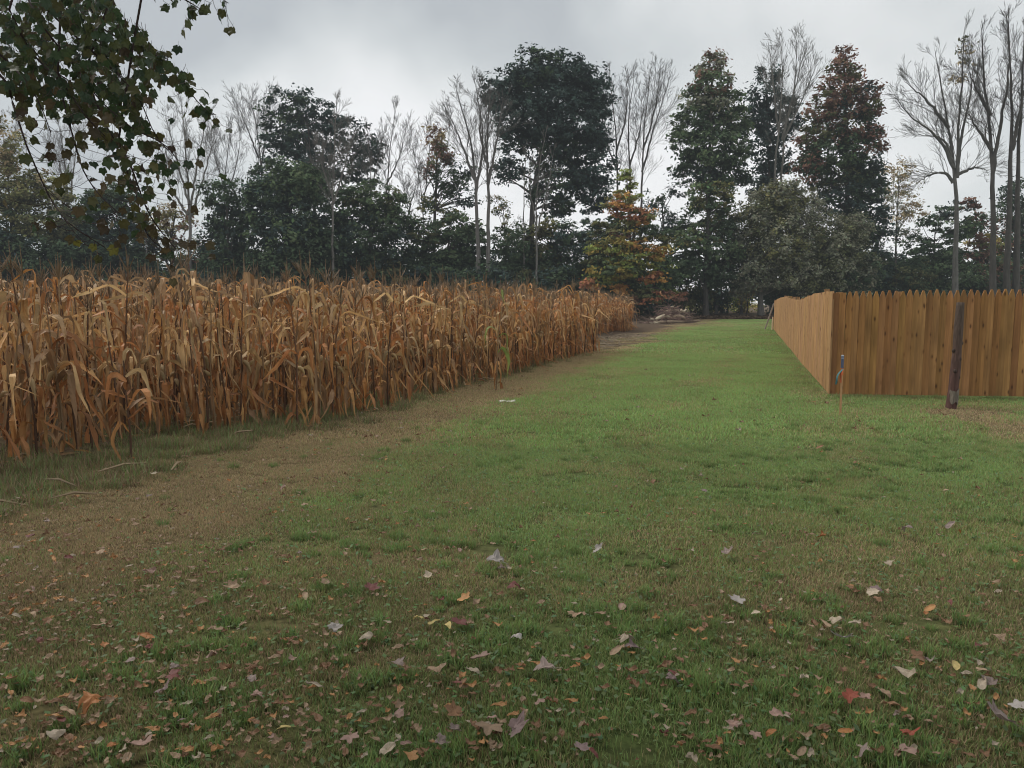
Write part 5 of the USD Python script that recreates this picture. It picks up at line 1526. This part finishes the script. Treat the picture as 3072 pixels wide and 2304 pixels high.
for ti, (dep, px, gr) in enumerate(TW):
    pts = resample([at(u, v, dep + .1 * math.sin(k * 1.7 + ti)) for k, (u, v) in enumerate(px)], 22)
    # joined to a limb above the frame
    a = LIMB[np.argmin(np.linalg.norm(LIMB - pts[0], axis=1))] if ti not in (0, 7, 10) else LIMB2[np.argmin(np.linalg.norm(LIMB2 - pts[0], axis=1))]
    full = np.vstack([resample([a, (a + pts[0]) / 2 + np.array([0, 0, .1]), pts[0]], 6)[:-1], pts])
    v, f = tubes([full], [np.linspace(.0055, .0018, len(full))], 5)
    part(mt, "twig", v - mo, f, M_TWIG, (.040, .028, .026))
    n = (60 if ti == 4 else 34) if len(px) > 4 else 13
    for k in range(n):
        t = ((k + rm.uniform(.2, .8)) / n) ** (.95) * 21
        i = min(int(t), 20)
        p = pts[i] + (pts[i + 1] - pts[i]) * (t - i)
        off = (rm.normal(0, 1, 3) * np.array([.085, .10, .055]) + np.array([0, 0, -.045])) * (.62 if ti in (4, 11, 12) else .85)
        if ti == 0 and k < n * .6:
            off = np.array([abs(off[0]) + .02, off[1], off[2]])
        size = rm.uniform(.054, .078)
        tipc = p + off
        young = rm.random() < (1.0 if ti in (4, 11, 12) else min(1, gr * 1.3) if t < 13 else gr * .6)
        col = np.array(MG[rm.integers(0, 5)] if young else MA[rm.integers(0, 5)]) * rm.uniform(.75, 1.25)
        if ti == 0 and k >= n - 3:
            col = np.array((.19, .18, .045))
        hv, hf, rim = HANG[rm.integers(0, 5)]
        down = rm.normal(0, .35, 3) + np.array([.1, 0, -1.0])          # the blade hangs from its stalk
        down /= np.linalg.norm(down)
        nrm = rm.normal(0, .55, 3) + np.array([.15, -1.0, .45])
        nrm -= down * nrm.dot(down)
        nrm /= np.linalg.norm(nrm)
        M = np.stack([np.cross(down, nrm), down, nrm], 0)
        vv = (hv * size / 2) @ M + tipc
        stem = resample([p, (p + tipc) / 2 + np.array([0, 0, -.01]), tipc - down * size * .3], 4)
        sv, sf = tubes([stem], [np.full(4, .0011)], 3)
        V, F, Tt = join([(vv, hf, col * (1 - .12 * rim[:, None])), (sv, sf, (.07, .04, .035))])
        if count < 292:
            count += 1
            part(mt, "leaf", V - mo, F, M_NEARLEAF, Tt)
        else:
            extra.append((V - mo, F, Tt))
# fill of the dense upper-left mass
poly = [(0, 0), (113, 0), (119, 24), (128, 22), (148, 39), (160, 62), (180, 73), (186, 88), (150, 84), (152, 107), (154, 134), (174, 161), (172, 190), (160, 212), (148, 238), (138, 232), (122, 182), (108, 150), (85, 128), (60, 118), (28, 98), (0, 88)]
from shapely.geometry import Polygon, Point
PG = Polygon(poly)
fill = 0
while fill < 690:
    u, v = rm.uniform(0, 190), rm.uniform(-6, 240)
    if not PG.buffer(2).contains(Point(u, v)) or rm.random() < .15 + smooth(70, 170, v) * .6:
        continue
    if meshkit.noise(np.array([[u / 11.0, v / 11.0, 0.5]]), 12)[0] < .30:
        continue
    fill += 1
    tipc = at(u, v, rm.uniform(3.1, 4.4))
    size = rm.uniform(.054, .078)
    col = np.array(MG[rm.integers(0, 5)] if rm.random() < .94 else MA[rm.integers(0, 5)]) * rm.uniform(.75, 1.25)
    hv, hf, rim = HANG[rm.integers(0, 5)]
    down = rm.normal(0, .35, 3) + np.array([.1, 0, -1.0])
    down /= np.linalg.norm(down)
    nrm = rm.normal(0, .55, 3) + np.array([.15, -1.0, .45])
    nrm -= down * nrm.dot(down)
    nrm /= np.linalg.norm(nrm)
    M = np.stack([np.cross(down, nrm), down, nrm], 0)
    V = (hv * size / 2) @ M + tipc
    p = tipc + np.array([rm.normal(0, .02), rm.normal(0, .02), .05])
    sv, sf = tubes([resample([p, (p + tipc) / 2, tipc - down * size * .3], 4)], [np.full(4, .0012)], 3)
    V, F, Tt = join([(V, hf, col * (1 - .12 * rim[:, None])), (sv, sf, (.07, .04, .035))])
    extra.append((V - mo, F, Tt))
V, F, Tt = join(extra)
part(mt, "leaves", V, F, M_NEARLEAF, Tt, kind="stuff")
# unseen rest of its crown, behind the camera, thickened to shade the near lawn
n = 26000
g = rm.normal(size=(n, 3))
g /= np.linalg.norm(g, axis=1, keepdims=True)
C = np.array([-3.4, -0.8, 8.3]) + g * (rm.random(n) ** (1 / 3))[:, None] * np.array([5.6, 5.4, 3.4])
keep = C[:, 2] > EYE + .45 * np.maximum(C[:, 1], 0) + 1.9
C = C[keep]
nn = rm.normal(0, .5, (len(C), 3)) + np.array([0, 0, .9])
v, f = leaf_cards(C, nn / np.linalg.norm(nn, axis=1, keepdims=True), rm.uniform(.14, .24, len(C)), rm, 1.2)
part(mt, "crown", v - mo, f, M_NEARLEAF, np.repeat(np.array([.045, .065, .028]) * rm.uniform(.7, 1.3, (len(C), 1)), 4, 0), kind="stuff")
P = []
for k in range(26):
    c = C[rm.integers(0, len(C))]
    a = tp[rm.integers(7, 14)]
    P.append(resample([a, (a + c) / 2 + (0, 0, .4), c], 6))
v, f = tubes(P, np.tile(np.linspace(.07, .015, 6), (len(P), 1)), 5)
part(mt, "limbs", v - mo, f, M_BARK, (.10, .085, .075))
print("tree tris", n_tris, "hang", count, len(extra), "leaves", n_ind, len(more))
